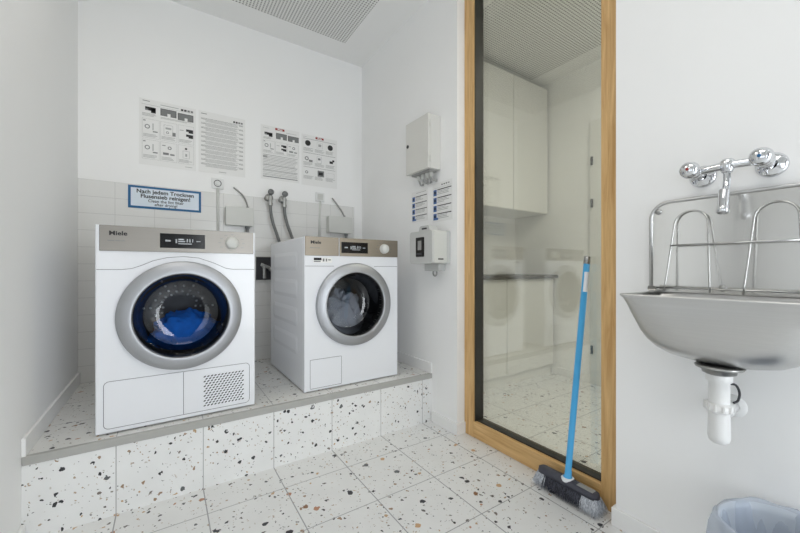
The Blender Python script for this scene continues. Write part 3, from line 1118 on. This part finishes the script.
# ------------------------------------------------------------------ electrics on the back wall
def socket(x, z, zend, dx, label, dark):
    t = thing('power_socket', label, 'socket', (x, YB - 0.0002, z), ROT_BACK, 'sockets above the machines')
    bm = BM(); box(bm, -0.037, 0.037, -0.037, 0.037, 0, 0.012, bev=0.003)
    p = obj('cover_plate', bm, 'plastic', t)
    bm = BM()
    if dark:
        lathe(bm, (0, 0, 0.012), (0, 0, 1), [(0.024, -0.002), (0.024, 0.001), (0.020, 0.001), (0.019, -0.0015), (0, -0.0015)], 28)
        obj('socket_ring', bm, 'dark', t)
        bm = BM(); cyl(bm, (0, 0, 0.010), (0, 0, 0.030), 0.014, seg=18)
        obj('plug', bm, 'plastic', t)
    else:
        box(bm, -0.024, 0.024, -0.024, 0.024, 0.011, 0.014, bev=0.001, seg=1)
        box(bm, -0.002, 0.002, -0.02, 0.02, 0.0135, 0.0148)
        box(bm, -0.018, 0.018, 0.006, 0.010, 0.0135, 0.0148)
        obj('switch_rocker', bm, 'pgrey', t)
    bm = BM()
    tube(bm, [(0, -0.033, 0.010), (dx * .3, -0.12, 0.011), (dx, zend - z, 0.012)], 0.0085, 10)
    obj('conduit', bm, 'pgrey', t)


socket(0.304, 1.577, 1.10, 0.003, 'white wall socket with dark round insert and a conduit down behind the tumble dryer', True)
socket(1.052, 1.566, 1.10, -0.012, 'white wall switch with a conduit down behind the washing machine', False)


def junction(x0, x1, z0, z1, cab, label):
    t = thing('junction_box', label, 'junction box', (x0, YB - 0.006, z0), ROT_BACK, 'junction boxes above the machines')
    wd, h = x1 - x0, z1 - z0
    bm = BM(); box(bm, 0, wd, 0, h, 0, 0.05, bev=0.004)
    b = obj('box_body', bm, 'pgrey', t)
    bm = BM(); box(bm, -0.002, wd + 0.002, -0.002, h + 0.002, 0.050, 0.062, bev=0.003)
    obj('box_lid', bm, 'pgrey', t)
    bm = BM(); cyl(bm, (wd * .80, 0.0, 0.026), (wd * .80, -0.016, 0.026), 0.016, seg=6); cyl(bm, (wd * .80, -0.016, 0.026), (wd * .80, -0.042, 0.026), 0.011, seg=14)
    obj('cable_gland', bm, 'hose', t)
    bm = BM(); cyl(bm, (cab[-1][0] - x0, h - 0.004, 0.02), (cab[-1][0] - x0, h + 0.016, 0.02), 0.009, seg=12)
    tube(bm, catmull([(a - x0, c - z0, 0.018) for a, c in cab[:-1]] + [(cab[-1][0] - x0, h + 0.01, 0.02)], 8), 0.0055, 10)
    obj('cable', bm, 'cable', t)


junction(0.350, 0.530, 1.288, 1.415, [(0.403, 1.558), (0.435, 1.535), (0.468, 1.505), (0.490, 1.46), (0.498, 1.425)], 'pale grey junction box with a curved cable, above the tumble dryer')
junction(1.105, 1.313, 1.277, 1.411, [(1.150, 1.565), (1.19, 1.52), (1.235, 1.465), (1.258, 1.425)], 'pale grey junction box with a straight slanting cable, above the washing machine')


# ------------------------------------------------------------------ water valves
def water_valve(x, z, hose_pts, label):
    t = thing('water_valve', label, 'water valve', (x, YB - 0.006, z), ROT_BACK, 'water valves between the machines')
    bm = BM(); lathe(bm, (0, 0, 0), (0, 0, 1), [(0, 0), (0.030, 0), (0.029, 0.006), (0.018, 0.010), (0.012, 0.012), (0.012, 0.05)], 24)
    cyl(bm, (0, 0.008, 0.045), (0, -0.05, 0.045), 0.0135, seg=16)
    cyl(bm, (0, -0.045, 0.045), (0, -0.064, 0.045), 0.018, seg=6)
    obj('valve_body', bm, 'nickel', t)
    bm = BM(); lathe(bm, (0, 0.030, 0.050), (0.05, 0.25, 1), [(0, 0), (0.014, 0), (0.021, 0.006), (0.022, 0.018), (0.015, 0.026), (0, 0.027)], 20)
    cyl(bm, (0, 0.010, 0.045), (0, 0.030, 0.053), 0.010, seg=12)
    obj('valve_knob', bm, 'hose', t)
    bm = BM(); cyl(bm, (-0.012, -0.018, 0.045), (-0.030, -0.018, 0.06), 0.010, seg=14); lathe(bm, (-0.028, -0.018, 0.058), (-0.7, 0, 0.7), [(0, 0), (0.016, 0), (0.018, 0.010), (0.012, 0.016), (0, 0.017)], 18)
    obj('side_tap', bm, 'nickel', t)
    bm = BM(); tube(bm, catmull([(a - x, b - z, n) for a, b, n in hose_pts], 8), 0.0115, 12)
    obj('hose', bm, 'hose', t)


water_valve(0.650, 1.515, [(0.650, 1.455, 0.045), (0.653, 1.40, 0.045), (0.668, 1.32, 0.05), (0.695, 1.235, 0.055), (0.718, 1.15, 0.055), (0.73, 1.0, 0.04)], 'water valve with grey hose nearer the tumble dryer')
water_valve(0.752, 1.511, [(0.752, 1.450, 0.045), (0.755, 1.40, 0.045), (0.772, 1.32, 0.05), (0.802, 1.235, 0.055), (0.83, 1.15, 0.055), (0.84, 1.0, 0.04)], 'water valve with grey hose above the washing machine corner')

vb = thing('valve_niche', 'dark square recess holding a metal valve, in the gap between the two machines', 'valve box', (0.555, YB - 0.006, 0.898), ROT_BACK)
bm = BM(); box(bm, 0, 0.150, 0, 0.170, 0, 0.003, mi=0)
obj('back_plate', bm, 'dark', vb)
bm = BM()
for q in ((-0.006, 0.156, -0.006, 0.0), (-0.006, 0.156, 0.170, 0.176), (-0.006, 0.0, 0.0, 0.170), (0.150, 0.156, 0.0, 0.170)):
    box(bm, *q, 0, 0.014)
obj('rim', bm, 'pgrey', vb)
bm = BM(); cyl(bm, (0.055, 0.10, 0.002), (0.055, 0.10, 0.045), 0.014, seg=14); cyl(bm, (0.055, 0.10, 0.035), (0.055, 0.012, 0.035), 0.012, seg=14)
cyl(bm, (0.03, 0.115, 0.035), (0.10, 0.085, 0.035), 0.012, seg=12); lathe(bm, (0.100, 0.080, 0.03), (0.2, -0.1, 1), [(0, 0), (0.017, 0), (0.017, 0.022), (0, 0.022)], 14)
obj('valve', bm, 'nickel', vb)

# ------------------------------------------------------------------ grey control cabinet on the side wall
cb = thing('control_cabinet', 'pale grey metal control cabinet with cables below, mounted above the paper charts', 'cabinet', (XR - 0.0002, 1.955, 1.600), ROT_RIGHT)
Wc, Hc, Dc = 0.238, 0.335, 0.100
bm = BM(); box(bm, 0, Wc, 0, Hc, 0, Dc - 0.016, bev=0.004)
obj('cabinet_body', bm, 'boxgrey', cb)
bm = BM(); box(bm, -0.001, Wc + 0.001, -0.001, Hc + 0.001, Dc - 0.014, Dc, bev=0.002)
dr = obj('cabinet_door', bm, 'boxgrey', cb)
bm = BM(); cyl(bm, (0.022, 0.185, Dc), (0.022, 0.185, Dc + 0.004), 0.011, seg=18); box(bm, 0.020, 0.024, 0.178, 0.192, Dc + 0.003, Dc + 0.005)
obj('lock', bm, 'dark', dr)
for z in (0.055, 0.275):
    bm = BM(); cyl(bm, (Wc + 0.003, z - 0.018, Dc - 0.014), (Wc + 0.003, z + 0.018, Dc - 0.014), 0.0055, seg=12)
    obj('hinge', bm, 'boxgrey', cb)
bm = BM(); box(bm, 0.03, Wc - 0.02, -0.012, 0.001, 0.02, 0.075)
obj('gland_plate', bm, 'cable', cb)
for k, x in enumerate((0.07, 0.115, 0.16, 0.20)):
    bm = BM(); cyl(bm, (x, -0.010, 0.045), (x, -0.030, 0.045), 0.014, seg=6); cyl(bm, (x, -0.030, 0.045), (x, -0.042, 0.045), 0.010, seg=12)
    g = obj('cable_gland', bm, 'pgrey', cb)
    bm = BM(); tube(bm, catmull([(x, -0.035, 0.045), (x + 0.004, -0.055, 0.040), (x + (0.012 if k % 2 else -0.012), -0.066, 0.018), (x, -0.060, 0.006)], 6), 0.006, 8)
    obj('cable', bm, 'cable', g)

# ------------------------------------------------------------------ payment terminal
pt = thing('payment_terminal', 'pale grey payment terminal with small black screen on the wall beside the washing machine', 'payment terminal', (XR - 0.0002, 1.845, 1.012), ROT_RIGHT)
WT, HT, DT = 0.225, 0.196, 0.145
bm = BM(); box(bm, 0.004, WT - 0.004, -0.002, HT + 0.002, 0, 0.03, bev=0.004)
box(bm, 0.03, 0.175, -0.045, 0.0, 0.0, 0.055, bev=0.006)
obj('wall_bracket', bm, 'termgrey', pt)
bm = BM(); box(bm, 0, WT, 0, HT, 0.028, DT - 0.012, bev=0.010, seg=3)
obj('housing', bm, 'pgrey', pt)
bm = BM(); prism(bm, rrect(WT, HT, 0.018, 5, WT / 2, HT / 2), lambda u, v, d: (u, v, d), DT - 0.014, DT)
ff = obj('face_plate', bm, 'termgrey', pt)
bm = BM(); prism(bm, rrect(0.082, 0.118, 0.006, 3, 0.108, 0.100), lambda u, v, d: (u, v, d), DT - 0.002, DT + 0.003)
scn = obj('screen', bm, 'black', ff)
bm = BM(); box(bm, 0.088, 0.124, 0.082, 0.138, DT + 0.003, DT + 0.0036)
obj('screen_window', bm, 'cable', scn)
bm = BM(); box(bm, 0.08, 0.128, 0.052, 0.064, DT + 0.003, DT + 0.006)
obj('card_slot', bm, 'dark', scn)
bm = BM(); prism(bm, [(0.05, HT - 0.004), (0.165, HT - 0.004), (0.155, HT + 0.030), (0.145, HT + 0.036), (0.075, HT + 0.036), (0.063, HT + 0.030)], lambda u, v, d: (u, v, d), 0.05, DT - 0.03)
obj('top_cap', bm, 'termgrey', pt)
bm = BM(); prism(bm, rrect(0.05, 0.010, 0.003, 3, 0.11, HT + 0.018), lambda u, v, d: (u, v, d), DT - 0.031, DT - 0.0292)
obj('cap_slot', bm, 'dark', pt)
bm = BM(); box(bm, WT - 0.0005, WT + 0.0008, 0.022, 0.030, 0.06, 0.10)
obj('slot', bm, 'dark', pt)
bm = BM(); tube(bm, [(0.115 + 0.018 * math.cos(a), -0.058 + 0.018 * math.sin(a), 0.035) for a in (R(150 + 12 * k) for k in range(21))], 0.005, 10)
obj('hook', bm, 'cable', pt)

# ------------------------------------------------------------------ steel sink
SY, SZ, SXF = 0.345, 0.9015, 1.200       # centre along the wall, rim height, front edge
hw = 0.2145
sk = thing('utility_sink', 'wall hung stainless steel sink with tall splashback and folded wire grate', 'sink', (XR - 0.0002, SY, SZ))
ox, oy, oz = sk.location
L = lambda x, y, z: (x - ox, y - oy, z - oz)
bm = BM()
NS = 64
xc, hd = (SXF + XR) / 2, (XR - SXF) / 2 - 0.001
rows = []


def plan(tt, wx, wy, n):
    ct, st = math.cos(tt), math.sin(tt)
    return (math.copysign(abs(ct) ** (2 / n), ct) * wx, math.copysign(abs(st) ** (2 / n), st) * wy)


levels = [(0.0, 1.0, 60), (0.006, 1.0, 40), (0.012, 0.988, 16), (0.03, 0.980, 7.5), (0.055, 0.962, 5.2), (0.085, 0.925, 4.0), (0.115, 0.880, 3.5), (0.142, 0.815, 3.1), (0.165, 0.72, 2.8), (0.182, 0.59, 2.5), (0.193, 0.42, 2.2), (0.198, 0.22, 2)]
for dz, k, n in levels:
    ring = []
    for i in range(NS):
        tt = 2 * PI * (i + 0.5) / NS
        a, b_ = plan(tt, hd * (k if n < 30 else 1), hw * (k if n < 30 else 1), n)
        xx = xc + a + (0.10 * (1 - k) * 0.5)
        ring.append(bm.verts.new(L(min(xx, XR - 0.001), SY + b_, SZ - dz)))
    rows.append(ring)
inner = []
for dz, k, n in [(0.0, 0.955, 26), (0.004, 0.945, 12)] + levels[3:]:
    ring = []
    for i in range(NS):
        tt = 2 * PI * (i + 0.5) / NS
        kk = k * 0.985 - 0.004 if dz > 0.004 else k
        a, b_ = plan(tt, hd * kk, hw * kk, n)
        ring.append(bm.verts.new(L(min(xc + a + 0.05 * (1 - k), XR - 0.004), SY + b_, SZ - max(dz - 0.003, 0))))
    inner.append(ring)


def bridge(A, B):
    for i in range(NS):
        f = bm.faces.new([A[i], A[(i + 1) % NS], B[(i + 1) % NS], B[i]])
        f.smooth = True


for A, B in zip(rows, rows[1:]):
    bridge(A, B)
for A, B in zip(inner, inner[1:]):
    bridge(A, B)
bridge(rows[0], inner[0])
bm.faces.new(rows[-1]); bm.faces.new(inner[-1])
obj('basin', bm, 'steel', sk)
# splashback with rounded upper corners and a rolled edge
bm = BM()
bw, bt = 0.425, 0.305
out = [(-bw / 2, 0.0)] + [(-bw / 2 + 0.055 - 0.055 * math.cos(a), bt - 0.055 + 0.055 * math.sin(a)) for a in (R(9 * k) for k in range(11))]
out += [(-u, v_) for u, v_ in out[::-1]]
prism(bm, out, lambda u, v, d: L(XR - d, SY - u, SZ + v), 0.001, 0.012)
sp = obj('splashback', bm, 'steelplate', sk)
bm = BM(); tube(bm, [L(XR - 0.012, SY - u, SZ + v_) for u, v_ in out], 0.006, 10)
obj('rolled_edge', bm, 'steel', sp)
for u, v_ in ((-0.19, 0.275), (0.19, 0.275), (-0.02, 0.018)):
    bm = BM(); lathe(bm, L(XR - 0.012, SY - u, SZ + v_), (-1, 0, 0), [(0.010, 0), (0.010, 0.002), (0.006, 0.005), (0, 0.0055)], 18)
    obj('screw', bm, 'nickel', sp)
# folding wire grate standing up against the splashback
bm = BM()
gt = XR - 0.018


def hoop(yc, w0, w1, h):
    d0 = 0.046
    pts = []
    hs = h - w1 / 2
    for q in range(9):
        k = q / 8
        pts.append((gt - d0 * (1 - k * hs / h), yc + (w0 / 2) * (1 - k) + (w1 / 2) * k, 0.004 + k * hs))
    for q in range(1, 20):
        a = PI * q / 20
        z = hs + math.sin(a) * w1 / 2
        pts.append((gt - d0 * (1 - z / h), yc + math.cos(a) * w1 / 2, 0.004 + z))
    for q in range(9):
        k = 1 - q / 8
        pts.append((gt - d0 * (1 - k * hs / h), yc - (w0 / 2) * (1 - k) - (w1 / 2) * k, 0.004 + k * hs))
    tube(bm, [L(x, y, SZ + z) for x, y, z in pts], 0.0027, 10)


hoop(0.441, 0.118, 0.088, 0.262)
hoop(0.249, 0.118, 0.088, 0.262)
zb = 0.155
tube(bm, [L(gt - 0.046 * (1 - zb / 0.262) - 0.004, SY + 0.146, SZ + zb), L(gt - 0.046 * (1 - zb / 0.262) - 0.004, SY - 0.146, SZ + zb)], 0.003, 10)
tube(bm, [L(gt - 0.040, SY + 0.195, SZ + 0.016), L(gt - 0.040, SY - 0.195, SZ + 0.016)], 0.003, 10)
obj('wire_grate', bm, 'wire', sk)
for y in (SY + 0.190, SY - 0.190):
    bm = BM()
    box(bm, *(lambda a, b: (a[0], b[0], a[1], b[1], a[2], b[2]))(L(XR - 0.066, y - 0.009, SZ + 0.001), L(XR - 0.012, y + 0.009, SZ + 0.007)))
    cyl(bm, L(XR - 0.058, y - 0.012, SZ + 0.013), L(XR - 0.058, y + 0.012, SZ + 0.013), 0.008, seg=14)
    obj('grate_hinge', bm, 'nickel', sk)
# drain flange, bottle trap and bracket
PX, PY = 1.315, SY
bm = BM()
lathe(bm, L(PX, PY, 0.706), (0, 0, -1), [(0.0, 0), (0.052, 0.0), (0.056, 0.003), (0.053, 0.008), (0.040, 0.011), (0.038, 0.022), (0.030, 0.026), (0, 0.026)], 36)
obj('drain_flange', bm, 'nickel', sk)
bm = BM()
lathe(bm, L(PX, PY, 0.684), (0, 0, -1), [(0, 0), (0.0285, 0), (0.0295, 0.002), (0.0295, 0.022), (0.024, 0.026), (0.024, 0.095), (0.0255, 0.180), (0.023, 0.192), (0.015, 0.199), (0, 0.200)], 32)
tr = obj('bottle_trap', bm, 'plastic', sk)
bm = BM()
lathe(bm, L(PX, PY, 0.600), (0, 0, -1), [(0.024, 0), (0.032, 0.003), (0.0325, 0.020), (0.028, 0.026), (0.025, 0.027)], 32)
for k in range(12):
    a = 2 * PI * k / 12
    cyl(bm, L(PX + 0.0318 * math.cos(a), PY + 0.0318 * math.sin(a), 0.597), L(PX + 0.0318 * math.cos(a), PY + 0.0318 * math.sin(a), 0.580), 0.004, seg=6)
obj('union_nut', bm, 'plastic', tr)
bm = BM(); cyl(bm, L(PX + 0.02, PY, 0.565), L(XR, PY, 0.565), 0.016, seg=18)
cyl(bm, L(PX + 0.04, PY, 0.565), L(PX + 0.058, PY, 0.565), 0.021, seg=18)
lathe(bm, L(XR - 0.0005, PY, 0.565), (-1, 0, 0), [(0.034, 0), (0.032, 0.004), (0.017, 0.007)], 24)
obj('outlet_pipe', bm, 'plastic', tr)
bm = BM(); tube(bm, catmull([L(PX + 0.026, PY - 0.012, 0.650), L(PX + 0.055, PY - 0.022, 0.645), L(PX + 0.075, PY - 0.026, 0.62), L(PX + 0.070, PY - 0.024, 0.598), L(PX + 0.055, PY - 0.018, 0.592)], 8), 0.0032, 8)
obj('retaining_cord', bm, 'dark', tr)
bm = BM(); box(bm, *(lambda a, b: (a[0], b[0], a[1], b[1], a[2], b[2]))(L(XR - 0.003, SY - 0.10, 0.697), L(XR - 0.0003, SY + 0.02, 0.745)), bev=0.001, seg=1)
cyl(bm, L(XR - 0.003, SY - 0.075, 0.722), L(XR - 0.008, SY - 0.075, 0.722), 0.006, seg=12)
obj('wall_bracket', bm, 'nickel', sk)

# ------------------------------------------------------------------ mixer tap
tp = thing('mixer_tap', 'chrome wall tap with two knobs and a hanging spout, fixed above the steel sink', 'tap', (XR - 0.0002, SY - 0.006, 1.278))
ox, oy, oz = tp.location
YC = oy
bm = BM()
for s_ in (1, -1):
    y = 0.0775 * s_
    cyl(bm, (-0.010, y, -0.004), (-0.065, y, 0.0), 0.0135, seg=20)
    lathe(bm, (-0.045, y, -0.003), (-1, 0, 0), [(0.0135, 0), (0.019, 0.001), (0.019, 0.014), (0.0135, 0.016)], 6)
    lathe(bm, (-0.052, y, 0), (-1, 0, 0), [(0, 0), (0.016, 0.0), (0.020, 0.010), (0.020, 0.026), (0.015, 0.034), (0, 0.036)], 28)
tube(bm, catmull([(-0.066, 0.0775, 0), (-0.070, 0.04, 0.0015), (-0.074, 0, 0.002), (-0.070, -0.04, 0.0015), (-0.066, -0.0775, 0)], 6), 0.0115, 18)
lathe(bm, (-0.074, 0, 0.020), (0, 0, -1), [(0, 0), (0.012, 0.0), (0.017, 0.006), (0.0175, 0.022), (0.014, 0.034), (0.0115, 0.040), (0, 0.04)], 28)
obj('tap_body', bm, 'chrome', tp)
for s_ in (1, -1):
    y = 0.0775 * s_
    bm = BM()
    lathe(bm, (0, y, -0.004), (-1, 0, 0), [(0, 0.0), (0.035, 0.0003), (0.0345, 0.004), (0.028, 0.009), (0.018, 0.013), (0.014, 0.015)], 36)
    obj('wall_flange', bm, 'chrome', tp)
    bm = BM()
    rings = lathe(bm, (-0.084, y, 0), (-1, 0.0, 0.0), [(0, 0), (0.012, 0.0), (0.013, 0.008), (0.0235, 0.014), (0.0255, 0.026), (0.0225, 0.040), (0.012, 0.047), (0, 0.048)], 36)
    kn = obj('knob', bm, 'chrome', tp)
    bm = BM(); lathe(bm, (-0.132, y, 0), (-1, 0, 0), [(0.0042, -0.001), (0.0042, 0.0008), (0, 0.001)], 16)
    obj('hot_mark' if s_ > 0 else 'cold_mark', bm, 'red' if s_ > 0 else 'signblue', kn)
bm = BM()
tube(bm, catmull([(-0.076, 0, -0.016), (-0.078, 0, -0.045), (-0.086, 0, -0.066), (-0.098, 0, -0.078), (-0.106, 0, -0.085)], 6), 0.0085, 16)
lathe(bm, (-0.103, 0, -0.076), (-0.19, 0, -1), [(0, -0.008), (0.009, -0.008), (0.0125, 0.0), (0.0125, 0.045), (0.0145, 0.047), (0.0145, 0.064), (0.011, 0.066), (0.010, 0.060), (0, 0.058)], 28)
obj('spout', bm, 'chrome', tp)

# ------------------------------------------------------------------ broom
br = thing('broom', 'broom with sky blue handle and charcoal head, leaning on the oak framed glass', 'broom', (1.431, 0.874, 0))
ox, oy, oz = br.location
p0, p1 = Vector((0.0, -0.002, 0.092)), Vector((0.0875, -0.039, 1.037))
d = (p1 - p0)
bm = BM(); cyl(bm, p0, p0 + d * 0.965, 0.0125, seg=24)
hd_ = obj('handle', bm, 'blue', br)
bm = BM(); lathe(bm, p0 + d * 0.962, d, [(0, 0), (0.0132, 0), (0.0132, 0.030), (0.010, 0.0335), (0, 0.034)], 24)
obj('end_cap', bm, 'nickel', hd_)
bm = BM()
a, u, v = frame_of(d)
best = Vector((-0.35, -0.94, 0)).normalized()
best = (best - a * best.dot(a)).normalized()
side = a.cross(best)
for i in range(10):
    t0, t1 = -1.15 + 2.3 * i / 10, -1.15 + 2.3 * (i + 1) / 10
    q0, q1 = p0 + d * 0.835, p0 + d * 0.925
    r_ = 0.0129
    P = [q0 + (best * math.cos(t0) + side * math.sin(t0)) * r_, q0 + (best * math.cos(t1) + side * math.sin(t1)) * r_,
         q1 + (best * math.cos(t1) + side * math.sin(t1)) * r_, q1 + (best * math.cos(t0) + side * math.sin(t0)) * r_]
    quad(bm, P)
obj('handle_label', bm, 'label', hd_, 'white label wrapped round the handle')
# head: a rounded block along the wall
bm = BM()
HL = 0.134
n = 26
sections = []
for k in range(n + 1):
    y = -HL + 2 * HL * k / n
    e = min(1.0, math.sqrt(max(0.0, 1 - ((abs(y) - (HL - 0.022)) / 0.022) ** 2))) if abs(y) > HL - 0.022 else 1.0
    wd = 0.027 * (0.25 + 0.75 * e)
    tk = 0.011 * (0.5 + 0.5 * e)
    hump = 0.010 * math.exp(-(y / 0.03) ** 2)
    zc = 0.073
    sec = [(-wd, zc - 0.008), (-wd, zc + tk * .35), (-wd * .75, zc + tk + hump * .3), (-wd * .3, zc + tk + 0.003 + hump), (wd * .3, zc + tk + 0.003 + hump), (wd * .75, zc + tk + hump * .3), (wd, zc + tk * .35), (wd, zc - 0.008)]
    sections.append([bm.verts.new((x, y, z)) for x, z in sec])
for A, B in zip(sections, sections[1:]):
    for i in range(8):
        f = bm.faces.new([A[i], A[(i + 1) % 8], B[(i + 1) % 8], B[i]])
        f.smooth = i not in (7,)
bm.faces.new(sections[0]); bm.faces.new(sections[-1][::-1])
hb = obj('brush_head', bm, 'brush', br)
bm = BM(); lathe(bm, (0.0, -0.002, 0.081), d, [(0.020, -0.004), (0.019, 0.012), (0.0145, 0.016), (0.0135, 0.040), (0.0126, 0.041)], 20)
obj('handle_socket', bm, 'blue', hb)
bm = BM(); lathe(bm, (0, -0.002, 0.085), (0, 0, 1), [(0.026, -0.006), (0.026, 0.006), (0.021, 0.009), (0.018, 0.009)], 20)
obj('socket_collar', bm, 'label', hb)
bm = BM(); box(bm, -0.014, 0.014, -0.115, -0.048, 0.0855, 0.0885, bev=0.001, seg=1)
obj('grey_inlay', bm, 'cable', hb)


def bristles(name, y0, y1, m, n, seed):
    rnd = random.Random(seed)
    bm = BM()
    for i in range(n):
        y = y0 + (y1 - y0) * rnd.random()
        x = rnd.uniform(-0.022, 0.022)
        fx = x * 1.8 + rnd.uniform(-.012, .012)
        fy_ = y + (0.018 * (y / HL) ** 3) + rnd.uniform(-.013, .013)
        zt = rnd.uniform(0.001, 0.016)
        r_ = 0.0013
        A = [bm.verts.new((x + r_ * math.cos(t), y + r_ * math.sin(t), 0.067)) for t in (0, 2.1, 4.2)]
        mid = [bm.verts.new(((x * .35 + fx * .65) + r_ * math.cos(t), (y * .45 + fy_ * .55) + r_ * math.sin(t), 0.036)) for t in (0, 2.1, 4.2)]
        tip = bm.verts.new((fx, fy_, zt))
        for j in range(3):
            bm.faces.new([A[j], A[(j + 1) % 3], mid[(j + 1) % 3], mid[j]])
            bm.faces.new([mid[j], mid[(j + 1) % 3], tip])
    o = obj(name, bm, m, br, fix=False)
    o['kind'] = 'stuff'
    return o


bristles('bristles', -0.075, 0.095, 'bristle_d', 1900, 1)['label'] = 'black bristles in the middle of the head'
bristles('bristles', -0.130, -0.070, 'bristle_g', 1100, 2)['label'] = 'grey bristles at the near end'
bristles('bristles', 0.090, 0.130, 'bristle_g', 800, 3)['label'] = 'grey bristles at the far end'

# ------------------------------------------------------------------ waste bin with its bag
BX, BY, BH, BR = 1.266, 0.204, 0.332, 0.130
wb = bpy.data.objects.new('waste_bin', None)
bm = BM()
lathe(bm, (0, 0, 0), (0, 0, 1), [(0, 0.0), (0.095, 0.0), (0.10, 0.004), (BR - 0.004, BH - 0.012), (BR, BH - 0.008), (BR, BH), (BR - 0.006, BH), (BR - 0.010, BH - 0.02), (0.094, 0.008), (0, 0.008)], 48)
bn = obj('waste_bin', bm, 'bin')
bn.location = (BX, BY, 0)
tag(bn, 'round pale waste bin standing against the wall below the sink', 'waste bin')
bpy.data.objects.remove(wb)
bm = BM()
N = 120
rings = []
for j, (k, z, amp) in enumerate([(0.60, 0.05, 0.0), (0.74, 0.12, .006), (0.84, 0.20, .007), (0.90, 0.27, .007), (0.955, 0.318, .005), (1.0, 0.336, .003), (1.045, 0.334, .004), (1.07, 0.315, .006), (1.07, 0.28, .009), (1.05, 0.235, .012), (1.03, 0.20, .014)]):
    ring = []
    for i in range(N):
        t = 2 * PI * i / N
        wv = noise.noise(Vector((math.cos(t) * 3.2, math.sin(t) * 3.2, z * 3.0))) + 0.6 * noise.noise(Vector((math.cos(t) * 8, math.sin(t) * 8, z * 5 + 7)))
        wz = noise.noise(Vector((math.cos(t) * 2.2 + 5, math.sin(t) * 2.2, 1.3)))
        r_ = BR * k + amp * wv * 1.6 + (0.003 if k > 1 else -0.002)
        zz = z + (0.010 * wz if j >= 4 else 0) + (0.02 * wz if j == 10 else 0)
        ring.append(bm.verts.new((r_ * math.cos(t), r_ * math.sin(t), zz)))
    rings.append(ring)
for A, B in zip(rings, rings[1:]):
    for i in range(N):
        f = bm.faces.new([A[i], A[(i + 1) % N], B[(i + 1) % N], B[i]])
        f.smooth = True
f = bm.faces.new(rings[0][::-1])
bl = obj('bin_bag', bm, 'bag', fix=False)
bl.location = (BX, BY, 0)
tag(bl, 'crumpled translucent blue bag folded over the rim of the waste bin', 'bin bag')
